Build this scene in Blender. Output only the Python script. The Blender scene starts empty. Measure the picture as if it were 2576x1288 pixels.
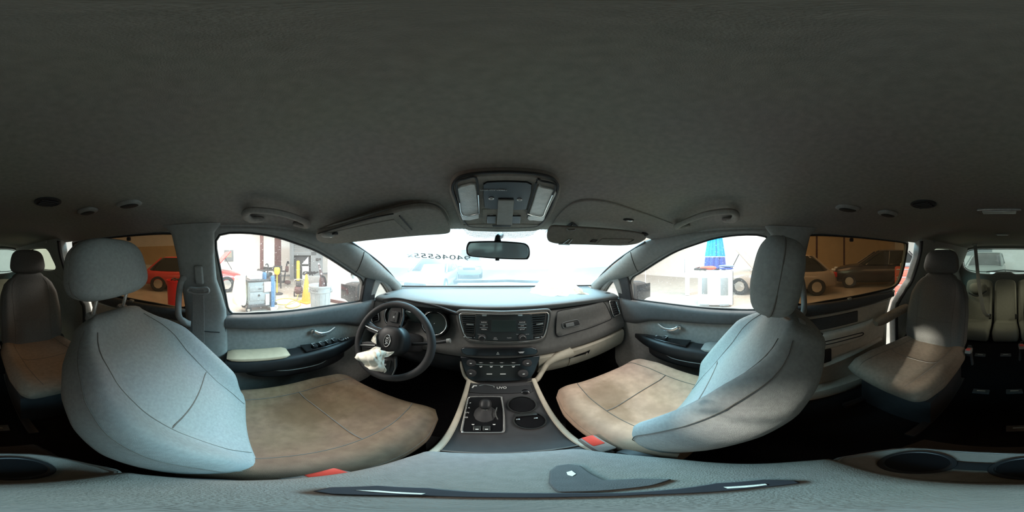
import bpy, bmesh, math, random
from mathutils import Vector, Matrix, Euler

random.seed(7)
PI = math.pi
H = 1.45                       # camera height above the garage floor; all shapes below are written relative to the camera
sc = bpy.context.scene
col = sc.collection

# ------------------------------------------------------------------ camera, world, light, exposure
cd = bpy.data.cameras.new('camera')
cam = bpy.data.objects.new('camera', cd)
col.objects.link(cam)
cd.type = 'PANO'
try:
    cd.panorama_type = 'EQUIRECTANGULAR'
except Exception:
    pass
try:
    cd.cycles.panorama_type = 'EQUIRECTANGULAR'
except Exception:
    pass
cd.clip_start = 0.005
CAMX = -0.03
cam.location = (CAMX, 0, H)
cam.rotation_euler = (PI/2, 0, -math.radians(6.5))
sc.camera = cam

sc.view_settings.view_transform = 'Standard'
sc.view_settings.look = 'None'
sc.view_settings.gamma = 1
sc.view_settings.use_curve_mapping = False
sc.view_settings.exposure = 0.0
sc.cycles.max_bounces = 14
sc.cycles.diffuse_bounces = 6
sc.cycles.transparent_max_bounces = 24
sc.cycles.use_denoising = True
sc.cycles.sample_clamp_indirect = 6.0

w = bpy.data.worlds.new('World')
sc.world = w
w.use_nodes = True
bg = w.node_tree.nodes['Background']
bg.inputs[0].default_value = (1.0, 0.96, 0.90, 1)
bg.inputs[1].default_value = 0.9


def area(name, loc, target, sx, sy, radiance, color):
    l = bpy.data.lights.new(name, 'AREA')
    l.shape = 'RECTANGLE'
    l.size, l.size_y = sx, sy
    l.energy = radiance*PI*sx*sy
    l.color = color
    o = bpy.data.objects.new(name, l)
    col.objects.link(o)
    o.location = loc
    d = Vector(target)-Vector(loc)
    o.rotation_euler = d.to_track_quat('-Z', 'Y').to_euler()
    return o


# cool roof lamps ahead of the bonnet; side and far lamps added for brightness
area('ceiling_lamp_front', (0.4, 4.4, 4.5), (0, 0.6, 1.1), 6.0, 2.2, 30.0, (0.42, 0.82, 1.0))
area('ceiling_lamp_left', (-5.0, -0.8, 4.6), (-4.6, -0.4, 0.0), 2.4, 6, 20.0, (1.0, 0.95, 0.88))
area('ceiling_lamp_right', (5.0, -0.8, 4.6), (4.6, -0.4, 0.0), 2.4, 6, 15.0, (1.0, 0.95, 0.88))
area('ceiling_lamp_far', (0, 8.0, 4.6), (0, 9.0, 0.0), 10, 1.5, 14.0, (0.85, 0.95, 1.0))
# added unseen spot; its narrow beam makes the light shaft on the second row
sl = bpy.data.lights.new('work_lamp', 'SPOT')
sl.energy = 4600
sl.spot_size = math.radians(2.2)
sl.spot_blend = 0.25
sl.shadow_soft_size = 0.06
sl.color = (1.0, 0.90, 0.78)
so_ = bpy.data.objects.new('work_lamp', sl)
col.objects.link(so_)
so_.location = (-1.55, 4.0, 1.05+H)
so_.rotation_euler = (Vector((0.41, -0.74, -0.575+H))-so_.location).to_track_quat('-Z', 'Y').to_euler()


# ------------------------------------------------------------------ rays of the photograph, for taking measurements on real surfaces
def ray(px, py):
    a = math.radians((px-1288)*0.1397516+6.5)
    e = math.radians((644-py)*0.1397516)
    return Vector((math.sin(a)*math.cos(e), math.cos(a)*math.cos(e), math.sin(e)))


CP = Vector((CAMX, 0, 0))


def onplane(px, py, n, d):
    n = Vector(n)
    r = ray(px, py)
    return CP+r*((d-n.dot(CP))/n.dot(r))


def athd(px, py, D):           # a point at horizontal distance D
    r = ray(px, py)
    return CP+r*(D/math.hypot(r.x, r.y))


# ------------------------------------------------------------------ mesh helpers
class MB:
    def __init__(s):
        s.v = []
        s.f = []

    def add(s, verts, faces):
        o = len(s.v)
        s.v += [tuple(p) for p in verts]
        s.f += [tuple(i+o for i in f) for f in faces]
        return s

    def box(s, c, d, rot=None, bev=0.0, seg=2):
        bm = bmesh.new()
        bmesh.ops.create_cube(bm, size=1)
        bmesh.ops.scale(bm, vec=d, verts=bm.verts)
        if bev > 0:
            bmesh.ops.bevel(bm, geom=bm.edges[:], offset=min(bev, min(d)*0.49), segments=seg, profile=0.5, affect='EDGES')
        m = Matrix.Translation(c)
        if rot is not None:
            m = m @ (rot.to_matrix().to_4x4() if not isinstance(rot, Matrix) else rot.to_4x4())
        bm.transform(m)
        bm.verts.index_update()
        s.add([v.co for v in bm.verts], [[v.index for v in f.verts] for f in bm.faces])
        bm.free()
        return s

    def loft(s, rings, closed=True, cap0=True, cap1=True):
        n = len(rings[0])
        vs = [p for r in rings for p in r]
        fs = []
        for i in range(len(rings)-1):
            for j in range(n if closed else n-1):
                k = (j+1) % n
                fs.append((i*n+j, i*n+k, (i+1)*n+k, (i+1)*n+j))
        if closed and cap0:
            fs.append(tuple(range(n))[::-1])
        if closed and cap1:
            fs.append(tuple((len(rings)-1)*n+j for j in range(n)))
        return s.add(vs, fs)

    def tube(s, pts, r, n=8, closed=False, flat=1.0):
        pts = [Vector(p) for p in pts]
        m = len(pts)
        rs = r if isinstance(r, (list, tuple)) else [r]*m
        rings = []
        t0 = (pts[1]-pts[0]).normalized()
        up = Vector((0, 0, 1)) if abs(t0.z) < 0.9 else Vector((1, 0, 0))
        a = t0.cross(up).normalized()
        for i, p in enumerate(pts):
            if closed:
                t = (pts[(i+1) % m]-pts[i-1]).normalized()
            else:
                t = (pts[min(i+1, m-1)]-pts[max(i-1, 0)]).normalized()
            a = (a-t*a.dot(t)).normalized()
            b = t.cross(a)
            rings.append([p+(a*math.cos(q*2*PI/n)+b*math.sin(q*2*PI/n)*flat)*rs[i] for q in range(n)])
        if closed:
            rings.append(rings[0])
            return s.loft(rings, True, False, False)
        return s.loft(rings)

    def prism(s, pts, vec):
        n = len(pts)
        vec = Vector(vec)
        vs = [Vector(p) for p in pts]+[Vector(p)+vec for p in pts]
        fs = [tuple(range(n))[::-1], tuple(range(n, 2*n))]
        fs += [(i, (i+1) % n, n+(i+1) % n, n+i) for i in range(n)]
        return s.add(vs, fs)

    def lathe(s, prof, c, axis=(0, 0, 1), n=24):
        ax = Vector(axis).normalized()
        up = Vector((0, 0, 1)) if abs(ax.z) < 0.9 else Vector((1, 0, 0))
        a = ax.cross(up).normalized()
        b = ax.cross(a)
        c = Vector(c)
        rings = [[c+ax*h+(a*math.cos(q*2*PI/n)+b*math.sin(q*2*PI/n))*max(r, 1e-4) for q in range(n)] for r, h in prof]
        return s.loft(rings)

    def ball(s, c, d, p=2.0, rot=None, nu=24, nv=14):
        def sp(x):
            return math.copysign(abs(x)**(2.0/p), x)
        c = Vector(c)
        rings = []
        for i in range(nv+1):
            e = -PI/2+PI*i/nv
            e = max(-PI/2+0.02, min(PI/2-0.02, e))
            ring = []
            for j in range(nu):
                q = 2*PI*j/nu
                v = Vector((d[0]*sp(math.cos(e))*sp(math.cos(q)), d[1]*sp(math.cos(e))*sp(math.sin(q)), d[2]*sp(math.sin(e))))
                if rot is not None:
                    v = rot @ v
                ring.append(c+v)
            rings.append(ring)
        return s.loft(rings)

    def grid(s, rows, thick=None):
        """open sheet from rows of points; thick = offset vector makes it solid"""
        n, m = len(rows), len(rows[0])
        vs = [Vector(p) for r in rows for p in r]
        fs = [(i*m+j, i*m+j+1, (i+1)*m+j+1, (i+1)*m+j) for i in range(n-1) for j in range(m-1)]
        if thick is None:
            return s.add(vs, fs)
        t = Vector(thick)
        N = n*m
        vs2 = vs+[p+t for p in vs]
        fs2 = fs+[tuple(q+N for q in f[::-1]) for f in fs]
        border = [j for j in range(m)]+[i*m+m-1 for i in range(1, n)]+[(n-1)*m+j for j in range(m-2, -1, -1)]+[i*m for i in range(n-2, 0, -1)]
        for k in range(len(border)):
            a, b = border[k], border[(k+1) % len(border)]
            fs2.append((a, b, b+N, a+N))
        return s.add(vs2, fs2)

    def build(s, name, mat, parent=None, bev=0.0, smooth=True, angle=0.7, seg=2, label=None, kind=None):
        me = bpy.data.meshes.new(name)
        me.from_pydata(s.v, [], s.f)
        bm = bmesh.new()
        bm.from_mesh(me)
        bmesh.ops.remove_doubles(bm, verts=bm.verts, dist=1e-5)
        bmesh.ops.recalc_face_normals(bm, faces=bm.faces)
        bm.to_mesh(me)
        bm.free()
        if smooth:
            me.polygons.foreach_set('use_smooth', [True]*len(me.polygons))
            me.set_sharp_from_angle(angle=angle)
        me.materials.append(mat)
        o = bpy.data.objects.new(name, me)
        col.objects.link(o)
        if bev > 0:
            md = o.modifiers.new('Bevel', 'BEVEL')
            md.width = bev
            md.segments = seg
            md.limit_method = 'ANGLE'
            md.angle_limit = 0.6
            md.use_clamp_overlap = True
        if parent is not None:
            child(o, parent)
        if label:
            o['label'] = label
        if kind:
            o['kind'] = kind
        return o


def abs_loc(o):
    v = Vector(o.location)
    p = o.parent
    if p is not None:
        return abs_loc(p)+v if False else v
    return v


def child(o, parent):
    o.parent = parent
    if parent.parent is None:
        o.matrix_parent_inverse = Matrix.Translation(-Vector(parent.location))
    else:
        o.matrix_parent_inverse = Matrix.Identity(4)


def tag(o, label=None, cat=None, group=None, kind=None):
    if label:
        o['label'] = label
    if cat:
        o['category'] = cat
    if group:
        o['group'] = group
    if kind:
        o['kind'] = kind
    return o


def thing(name, label, cat, loc=(0, 0, 0), group=None):
    o = bpy.data.objects.new(name, None)
    o.empty_display_size = 0.05
    col.objects.link(o)
    o.location = loc
    return tag(o, label, cat, group)


def kids(o):
    return [c for c in bpy.data.objects if c.parent == o]


def copy_tree(o, parent=None):
    c = o.copy()
    col.objects.link(c)
    if parent is not None:
        c.parent = parent
        c.matrix_parent_inverse = o.matrix_parent_inverse.copy()
    for ch in kids(o):
        copy_tree(ch, c)
    return c


def spline(pts, n=8, closed=False):
    P = [Vector(p) for p in pts]
    m = len(P)
    out = []
    for i in range(m if closed else m-1):
        if closed:
            a, b, c, d = P[i-1], P[i], P[(i+1) % m], P[(i+2) % m]
        else:
            a, b, c, d = P[max(i-1, 0)], P[i], P[i+1], P[min(i+2, m-1)]
        for k in range(n):
            t = k/n
            out.append(0.5*((2*b)+(c-a)*t+(2*a-5*b+4*c-d)*t*t+(3*b-a-3*c+d)*t*t*t))
    if not closed:
        out.append(P[-1])
    return out


def interp(x, tab):
    if x <= tab[0][0]:
        return tab[0][1]
    for (a, p), (b, q) in zip(tab, tab[1:]):
        if x <= b:
            t = (x-a)/(b-a)
            t = t*t*(3-2*t)
            return p+(q-p)*t
    return tab[-1][1]


def lerp(x, tab):
    if x <= tab[0][0]:
        return tab[0][1]
    for (a, p), (b, q) in zip(tab, tab[1:]):
        if x <= b:
            return p+(q-p)*(x-a)/(b-a)
    return tab[-1][1]


def sstep(a, b, x):
    t = max(0.0, min(1.0, (x-a)/(b-a)))
    return t*t*(3-2*t)


def star(poly, c, N):
    """resample a closed outline (2D) at N equal angles about c"""
    out = []
    m = len(poly)
    for k in range(N):
        q = 2*PI*k/N
        dx, dy = math.cos(q), math.sin(q)
        best = None
        for i in range(m):
            ax, ay = poly[i][0]-c[0], poly[i][1]-c[1]
            bx, by = poly[(i+1) % m][0]-c[0], poly[(i+1) % m][1]-c[1]
            ex, ey = bx-ax, by-ay
            den = dx*ey-dy*ex
            if abs(den) < 1e-12:
                continue
            t = (ax*ey-ay*ex)/den
            u = (ax*dy-ay*dx)/den
            if t > 0 and -1e-9 <= u <= 1+1e-9:
                best = t if best is None else max(best, t)
        best = best or 0.01
        out.append((c[0]+dx*best, c[1]+dy*best))
    return out


def smooth2(poly, n=5):
    return [(p.x, p.y) for p in spline([(a, b, 0) for a, b in poly], n, True)]


# ------------------------------------------------------------------ materials
def newmat(name):
    m = bpy.data.materials.new(name)
    m.use_nodes = True
    nt = m.node_tree
    return m, nt, nt.nodes['Principled BSDF']


def N(nt, t, **kw):
    n = nt.nodes.new(t)
    for k, v in kw.items():
        setattr(n, k, v)
    return n


def mat(name, c, rough=0.6, metal=0.0, var=0.12, scale=30.0, bump=0.0, bscale=400.0, spec=0.4, stains=(), stain_col=(0.12, 0.08, 0.05), coat=0.0, mottle=0.0):
    m, nt, b = newmat(name)
    L = nt.links.new
    tc = N(nt, 'ShaderNodeTexCoord')
    base = N(nt, 'ShaderNodeRGB')
    base.outputs[0].default_value = (*c, 1)
    cur = base.outputs[0]
    if var > 0:
        no = N(nt, 'ShaderNodeTexNoise')
        no.inputs['Scale'].default_value = scale
        no.inputs['Detail'].default_value = 5
        L(tc.outputs['Object'], no.inputs['Vector'])
        mx = N(nt, 'ShaderNodeMix', data_type='RGBA', blend_type='MULTIPLY')
        mr = N(nt, 'ShaderNodeMapRange')
        mr.inputs[1].default_value = 0.3
        mr.inputs[2].default_value = 0.7
        mr.inputs[3].default_value = 1-var
        mr.inputs[4].default_value = 1+var
        L(no.outputs['Fac'], mr.inputs[0])
        mx.inputs[0].default_value = 1
        L(cur, mx.inputs[6])
        L(mr.outputs[0], mx.inputs[7])
        cur = mx.outputs[2]
    if mottle > 0:
        no = N(nt, 'ShaderNodeTexNoise')
        no.inputs['Scale'].default_value = 3.0
        no.inputs['Detail'].default_value = 8
        L(tc.outputs['Object'], no.inputs['Vector'])
        sub = N(nt, 'ShaderNodeVectorMath', operation='SUBTRACT')
        sub.inputs[1].default_value = (0.5, 0.5, 0.5)
        L(no.outputs['Color'], sub.inputs[0])
        sca = N(nt, 'ShaderNodeVectorMath', operation='SCALE')
        sca.inputs['Scale'].default_value = mottle
        L(sub.outputs[0], sca.inputs[0])
        ad = N(nt, 'ShaderNodeVectorMath', operation='ADD')
        L(cur, ad.inputs[0])
        L(sca.outputs[0], ad.inputs[1])
        cur = ad.outputs[0]
    for (sx, sy, sz, sr, amt) in stains:
        dist = N(nt, 'ShaderNodeVectorMath', operation='DISTANCE')
        L(tc.outputs['Object'], dist.inputs[0])
        dist.inputs[1].default_value = (sx, sy, sz)
        no = N(nt, 'ShaderNodeTexNoise')
        no.inputs['Scale'].default_value = 14
        no.inputs['Detail'].default_value = 8
        no.inputs['Roughness'].default_value = 0.65
        L(tc.outputs['Object'], no.inputs['Vector'])
        ma = N(nt, 'ShaderNodeMath', operation='MULTIPLY_ADD')
        L(no.outputs['Fac'], ma.inputs[0])
        ma.inputs[1].default_value = 1.3*sr
        L(dist.outputs['Value'], ma.inputs[2])
        mr = N(nt, 'ShaderNodeMapRange', interpolation_type='SMOOTHSTEP')
        mr.inputs[1].default_value = sr*1.25
        mr.inputs[2].default_value = sr*1.9
        mr.inputs[3].default_value = amt
        mr.inputs[4].default_value = 0
        L(ma.outputs[0], mr.inputs[0])
        mx = N(nt, 'ShaderNodeMix', data_type='RGBA')
        L(mr.outputs[0], mx.inputs[0])
        L(cur, mx.inputs[6])
        mx.inputs[7].default_value = (*stain_col, 1)
        cur = mx.outputs[2]
    L(cur, b.inputs['Base Color'])
    b.inputs['Roughness'].default_value = rough
    b.inputs['Metallic'].default_value = metal
    b.inputs['Specular IOR Level'].default_value = spec
    b.inputs['Coat Weight'].default_value = coat
    if bump > 0:
        nb = N(nt, 'ShaderNodeTexNoise')
        nb.inputs['Scale'].default_value = bscale
        nb.inputs['Detail'].default_value = 2
        L(tc.outputs['Object'], nb.inputs['Vector'])
        bp = N(nt, 'ShaderNodeBump')
        bp.inputs['Strength'].default_value = bump
        bp.inputs['Distance'].default_value = 0.002
        L(nb.outputs['Fac'], bp.inputs['Height'])
        L(bp.outputs[0], b.inputs['Normal'])
    return m


def glass(name, tint, haze=0.08, speck=0.0, gloss=0.06, hazecol=(0.9, 0.93, 0.95)):
    """thin pane: clear transmission, a film of dust that scatters, specks of dirt, and a reflection"""
    m = bpy.data.materials.new(name)
    m.use_nodes = True
    nt = m.node_tree
    nt.nodes.clear()
    L = nt.links.new
    out = N(nt, 'ShaderNodeOutputMaterial')
    tr = N(nt, 'ShaderNodeBsdfTransparent')
    tr.inputs[0].default_value = (*tint, 1)
    tl = N(nt, 'ShaderNodeBsdfTranslucent')
    tl.inputs[0].default_value = (*hazecol, 1)
    tc = N(nt, 'ShaderNodeTexCoord')
    no = N(nt, 'ShaderNodeTexNoise')
    no.inputs['Scale'].default_value = 4
    no.inputs['Detail'].default_value = 6
    L(tc.outputs['Object'], no.inputs['Vector'])
    mr = N(nt, 'ShaderNodeMapRange')
    mr.inputs[1].default_value = 0.3
    mr.inputs[2].default_value = 0.7
    mr.inputs[3].default_value = haze*0.7
    mr.inputs[4].default_value = haze*1.3
    L(no.outputs['Fac'], mr.inputs[0])
    fac = mr.outputs[0]
    if speck > 0:
        n2 = N(nt, 'ShaderNodeTexNoise')
        n2.inputs['Scale'].default_value = 170
        n2.inputs['Detail'].default_value = 2
        L(tc.outputs['Object'], n2.inputs['Vector'])
        m2 = N(nt, 'ShaderNodeMapRange')
        m2.inputs[1].default_value = 0.66
        m2.inputs[2].default_value = 0.72
        m2.inputs[3].default_value = 0
        m2.inputs[4].default_value = speck
        L(n2.outputs['Fac'], m2.inputs[0])
        ad = N(nt, 'ShaderNodeMath', operation='ADD', use_clamp=True)
        L(fac, ad.inputs[0])
        L(m2.outputs[0], ad.inputs[1])
        fac = ad.outputs[0]
    mx = N(nt, 'ShaderNodeMixShader')
    L(fac, mx.inputs[0])
    L(tr.outputs[0], mx.inputs[1])
    L(tl.outputs[0], mx.inputs[2])
    gl = N(nt, 'ShaderNodeBsdfGlossy')
    gl.inputs['Roughness'].default_value = 0.02
    mx2 = N(nt, 'ShaderNodeMixShader')
    mx2.inputs[0].default_value = gloss
    L(mx.outputs[0], mx2.inputs[1])
    L(gl.outputs[0], mx2.inputs[2])
    L(mx2.outputs[0], out.inputs[0])
    return m


M = {}
M['headliner'] = mat('headliner_fabric', (0.222, 0.206, 0.180), 0.95, var=0.10, scale=90, bump=0.35, bscale=900, spec=0.1, mottle=0.05)
M['trim'] = mat('pillar_trim', (0.25, 0.25, 0.235), 0.75, var=0.08, scale=60, bump=0.2, bscale=700, spec=0.25, mottle=0.03)
M['trim_dark'] = mat('dark_seal_rubber', (0.018, 0.017, 0.017), 0.7, var=0.2)
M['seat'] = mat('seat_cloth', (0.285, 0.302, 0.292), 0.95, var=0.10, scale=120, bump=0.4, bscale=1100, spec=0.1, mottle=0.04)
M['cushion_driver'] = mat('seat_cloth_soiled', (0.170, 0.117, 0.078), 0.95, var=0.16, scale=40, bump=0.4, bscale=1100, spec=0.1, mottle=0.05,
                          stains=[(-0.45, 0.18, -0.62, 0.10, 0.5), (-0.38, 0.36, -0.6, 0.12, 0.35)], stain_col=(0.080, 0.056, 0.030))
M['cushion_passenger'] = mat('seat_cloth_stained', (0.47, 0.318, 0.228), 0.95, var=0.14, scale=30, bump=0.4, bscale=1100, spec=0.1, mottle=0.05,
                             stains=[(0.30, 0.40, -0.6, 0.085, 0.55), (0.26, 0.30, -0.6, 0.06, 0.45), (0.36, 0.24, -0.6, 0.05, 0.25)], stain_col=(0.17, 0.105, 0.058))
M['seam'] = mat('seam_thread', (0.13, 0.122, 0.108), 0.9, var=0.1)
M['seat_rear'] = mat('rear_seat_cloth', (0.14, 0.14, 0.13), 0.95, var=0.10, scale=120, bump=0.4, bscale=1100, spec=0.1)  # front seat cloth darkened: the second row's shade is in the colour
M['cream'] = mat('cream_vinyl', (0.64, 0.47, 0.32), 0.6, var=0.06, scale=40, bump=0.2, bscale=900, spec=0.3)
M['seat_third'] = mat('third_row_cloth', (0.26, 0.25, 0.21), 0.95, var=0.10, scale=120, bump=0.4, bscale=1100, spec=0.1)  # same seat cloth, with less shade in its colour than the second row
M['beige_light'] = mat('sliding_door_beige', (0.60, 0.54, 0.44), 0.6, var=0.07, scale=40, bump=0.2, bscale=900, spec=0.3)  # beige plastic lightened to carry the light from the front windows
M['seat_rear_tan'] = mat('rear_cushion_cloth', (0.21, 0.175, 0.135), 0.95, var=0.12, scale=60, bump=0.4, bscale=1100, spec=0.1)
M['dash_pad'] = mat('dash_pad', (0.155, 0.157, 0.155), 0.55, var=0.05, scale=80, bump=0.25, bscale=900, spec=0.4)
M['dash_face'] = mat('dash_face', (0.115, 0.108, 0.10), 0.6, var=0.10, scale=60, bump=0.3, bscale=900, spec=0.35)
M['door_pad'] = mat('door_upper_pad', (0.085, 0.083, 0.082), 0.65, var=0.10, scale=60, bump=0.3, bscale=900, spec=0.35)
M['door_panel'] = mat('door_panel', (0.24, 0.235, 0.22), 0.8, var=0.10, scale=60, bump=0.3, bscale=900, spec=0.2, mottle=0.03)
M['beige'] = mat('beige_plastic', (0.44, 0.39, 0.31), 0.55, var=0.07, scale=40, bump=0.2, bscale=900, spec=0.35)
M['lid'] = mat('console_lid_vinyl', (0.195, 0.180, 0.165), 0.8, var=0.08, scale=90, bump=0.5, bscale=600, spec=0.2, mottle=0.05)
M['black'] = mat('black_plastic', (0.016, 0.016, 0.017), 0.45, var=0.15, bump=0.15, bscale=900)
M['black_soft'] = mat('black_soft_plastic', (0.030, 0.029, 0.030), 0.62, var=0.15, bump=0.2, bscale=900)
M['gloss'] = mat('gloss_black', (0.008, 0.008, 0.009), 0.14, var=0.0, spec=0.5)
M['radio'] = mat('radio_face', (0.028, 0.030, 0.029), 0.3, var=0.1, spec=0.45)
M['screen'] = mat('unlit_screen', (0.035, 0.050, 0.048), 0.16, var=0.0, spec=0.5)
M['chrome'] = mat('chrome', (0.86, 0.86, 0.84), 0.22, metal=0.85, var=0.0)
M['satin'] = mat('satin_metal', (0.62, 0.62, 0.60), 0.32, metal=1.0, var=0.03)
M['print'] = mat('white_print', (0.75, 0.75, 0.73), 0.5, var=0.0)
M['print_grey'] = mat('grey_print', (0.45, 0.45, 0.45), 0.5, var=0.0)
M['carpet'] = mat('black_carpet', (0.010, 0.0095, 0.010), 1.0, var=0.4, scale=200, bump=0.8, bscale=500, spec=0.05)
M['red'] = mat('red_button', (0.62, 0.07, 0.05), 0.45, var=0.08)
M['airbag'] = mat('airbag_cloth', (0.78, 0.74, 0.64), 0.85, var=0.05, scale=40, bump=0.3, bscale=500, spec=0.15)
M['mirror'] = mat('mirror_glass', (0.55, 0.70, 0.76), 0.06, metal=0.5, var=0.0)  # bluish diffuse share stands in for a pale reflection
M['lens'] = mat('lamp_lens', (0.42, 0.41, 0.38), 0.35, var=0.15, scale=60, bump=0.4, bscale=300)
M['belt'] = mat('belt_webbing', (0.17, 0.165, 0.155), 0.85, var=0.15, scale=200, bump=0.4, bscale=900)
M['tripod'] = mat('tripod_plastic', (0.03, 0.028, 0.033), 0.5, var=0.1)
M['windscreen'] = glass('windscreen_glass', (0.92, 0.97, 0.98), haze=0.14, speck=0.10, gloss=0.03, hazecol=(0.88, 0.96, 1.0))  # dust haze, thickened to stand in for the overexposed glare ahead
M['side_glass'] = glass('side_glass', (0.96, 0.96, 0.95), haze=0.045, speck=0.30, gloss=0.03)
M['tint_glass'] = glass('tinted_glass', (0.105, 0.062, 0.030), haze=0.004, speck=0.004, gloss=0.03, hazecol=(0.5, 0.35, 0.2))
M['quarter_glass'] = glass('quarter_glass', (0.55, 0.58, 0.46), haze=0.05, speck=0.05, gloss=0.03, hazecol=(0.75, 0.8, 0.65))
M['rear_glass'] = glass('rear_glass', (0.50, 0.60, 0.55), haze=0.16, speck=0.10, gloss=0.03, hazecol=(0.62, 0.85, 0.85))

# ================================================================== car body shell
SLOPE, XB = 0.40, 0.82


def sx(z):
    return XB-SLOPE*(z+0.29) if z > -0.29 else XB-0.01*min(1, (-0.29-z)/0.1)


def side(s, y, z, off=0.0):
    """point of the car's side wall; off > 0 goes inwards"""
    return Vector((s*(sx(z)-off), y, z))


def ringplate(mb, outer, inner, f, off0, off1):
    n = len(outer)
    loops = [[f(p, off1) for p in inner], [f(p, off1) for p in outer], [f(p, off0) for p in outer], [f(p, off0) for p in inner]]
    vs = [p for l in loops for p in l]
    fs = []
    for k in range(4):
        a, b = k*n, ((k+1) % 4)*n
        fs += [(a+i, a+(i+1) % n, b+(i+1) % n, b+i) for i in range(n)]
    mb.add(vs, fs)


def zm(y):
    return 0.19-0.075*sstep(0.12, 0.72, y)-0.02*sstep(-1.6, -2.7, y)


def ze(y):
    return 0.108-0.04*sstep(0.12, 0.5, y)


def roof(x, y):
    xw = 0.665
    return zm(y)-(zm(y)-ze(y))*min(1, abs(x)/xw)**4.5


def yfront(x):
    return 0.69-0.57*x*x


rows = []
for i in range(-24, 25):
    u = i/24
    x = 0.668*math.copysign(abs(u)**0.85, u)
    rows.append([Vector((x, -2.76+(yfront(x)+2.76)*k/60, roof(x, -2.76+(yfront(x)+2.76)*k/60))) for k in range(61)])
mb = MB().grid(rows, (0, 0, 0.03))
ceiling = mb.build('ceiling', M['headliner'], kind='structure')

# kick panels beside the footwells
for s, nm in ((-1, 'trim_8'), (1, 'trim_9')):
    rings = []
    for y in (0.86, 0.95, 1.1, 1.3):
        rings.append([Vector((s*(0.80-0.03*sstep(0.86, 1.0, y)), y, z)) for z in (-0.36, -0.55, -0.8, -1.06)])
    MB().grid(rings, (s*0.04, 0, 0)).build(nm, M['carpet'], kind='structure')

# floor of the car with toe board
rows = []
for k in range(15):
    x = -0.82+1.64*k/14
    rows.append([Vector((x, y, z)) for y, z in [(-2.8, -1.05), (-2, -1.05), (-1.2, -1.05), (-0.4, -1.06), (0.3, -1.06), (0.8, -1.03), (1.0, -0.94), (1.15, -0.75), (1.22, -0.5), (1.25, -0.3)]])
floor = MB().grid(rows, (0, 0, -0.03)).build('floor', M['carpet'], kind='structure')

# seat anchors let into the rear floor
for (px, py) in [(2468, 985), (2552, 985), (2466, 893), (2530, 893), (2565, 1078)]:
    p = onplane(px, py, (0, 0, 1), -1.045)
    mb = MB().box(p, (0.10, 0.05, 0.014), bev=0.005)
    a = mb.build('floor_anchor', M['door_pad'], floor)
    mb = MB().box(p+Vector((0, 0, .006)), (0.05, 0.012, 0.008), bev=0.002)
    mb.build('anchor_slot', M['satin'], a)

# windscreen
def wtop(u):
    x = 0.62*u
    return Vector((x, 0.692-0.21*u*u+0.005, 0.122-0.05*u*u))


def wbot(u):
    return Vector((0.772*u, 1.275-0.12*u*u, -0.238-0.016*u*u))


rows = []
for k in range(13):
    t = k/12
    rows.append([wtop(i/12).lerp(wbot(i/12), t)+Vector((0, 0.03, 0.05))*math.sin(PI*t)*0.5 for i in range(-12, 13)])
ws = MB().grid(rows).build('window_1', M['windscreen'], kind='structure')


def wpt(u, t, off=0):
    return wtop(u).lerp(wbot(u), t)+Vector((0, 0.03, 0.05))*math.sin(PI*t)*0.5+Vector((0, -0.5, -0.85))*off


# seal along the windscreen edges
for s in (-1, 1):
    MB().tube([wpt(s*1.0, t/12, 0.003) for t in range(13)], 0.0055, 6).build('seal', M['trim_dark'], ws)
MB().tube([wpt(i/12, 1.0, 0.003) for i in range(-12, 13)], 0.006, 6).build('seal', M['trim_dark'], ws)
# dotted frit patch above the mirror and along the header
fr = newmat('frit_dots')
fm, fnt, fb = fr
fb.inputs['Base Color'].default_value = (0.05, 0.22, 0.26, 1)
fb.inputs['Roughness'].default_value = 0.5
vt = N(fnt, 'ShaderNodeTexVoronoi')
vt.inputs['Scale'].default_value = 190
vt.inputs['Randomness'].default_value = 0.15
tcn = N(fnt, 'ShaderNodeTexCoord')
fnt.links.new(tcn.outputs['Object'], vt.inputs['Vector'])
mrn = N(fnt, 'ShaderNodeMapRange')
mrn.inputs[1].default_value = 0.40
mrn.inputs[2].default_value = 0.46
mrn.inputs[3].default_value = 0.75
mrn.inputs[4].default_value = 0.1
fnt.links.new(vt.outputs['Distance'], mrn.inputs[0])
fnt.links.new(mrn.outputs[0], fb.inputs['Alpha'])
rows = []
for i in range(-10, 11):
    u = i/10*0.26
    d = 0.13*math.sqrt(max(0.0, 1-(i/10.0)**4))+0.01
    rows.append([wpt(u, d*k/4-0.02, 0.004) for k in range(5)])
MB().grid(rows).build('frit_patch', fm, ws)
rows = []
for i in range(-20, 21):
    u = i/20*0.9
    rows.append([wpt(u, 0.03*k/2-0.03, 0.005) for k in range(3)])
MB().grid(rows).build('frit_band', fm, ws)
# cowl strip with the wiper arm outside at the foot of the glass
cw = MB()
rows = []
for i in range(-12, 13):
    b = wbot(i/12)
    rows.append([b+Vector((0, 0.015, -0.03)), b+Vector((0, 0.10, -0.015)), b+Vector((0, 0.20, -0.03))])
cw.grid(rows)
cowl = cw.build('trim_1', M['black_soft'], kind='structure')
MB().tube([wbot(-0.45)+Vector((0, 0.06, 0.03)), wbot(0.1)+Vector((0, 0.05, 0.035)), wbot(0.5)+Vector((0, 0.08, 0.02))], 0.012, 6).build('wiper_arm', M['black'], cowl)

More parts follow.
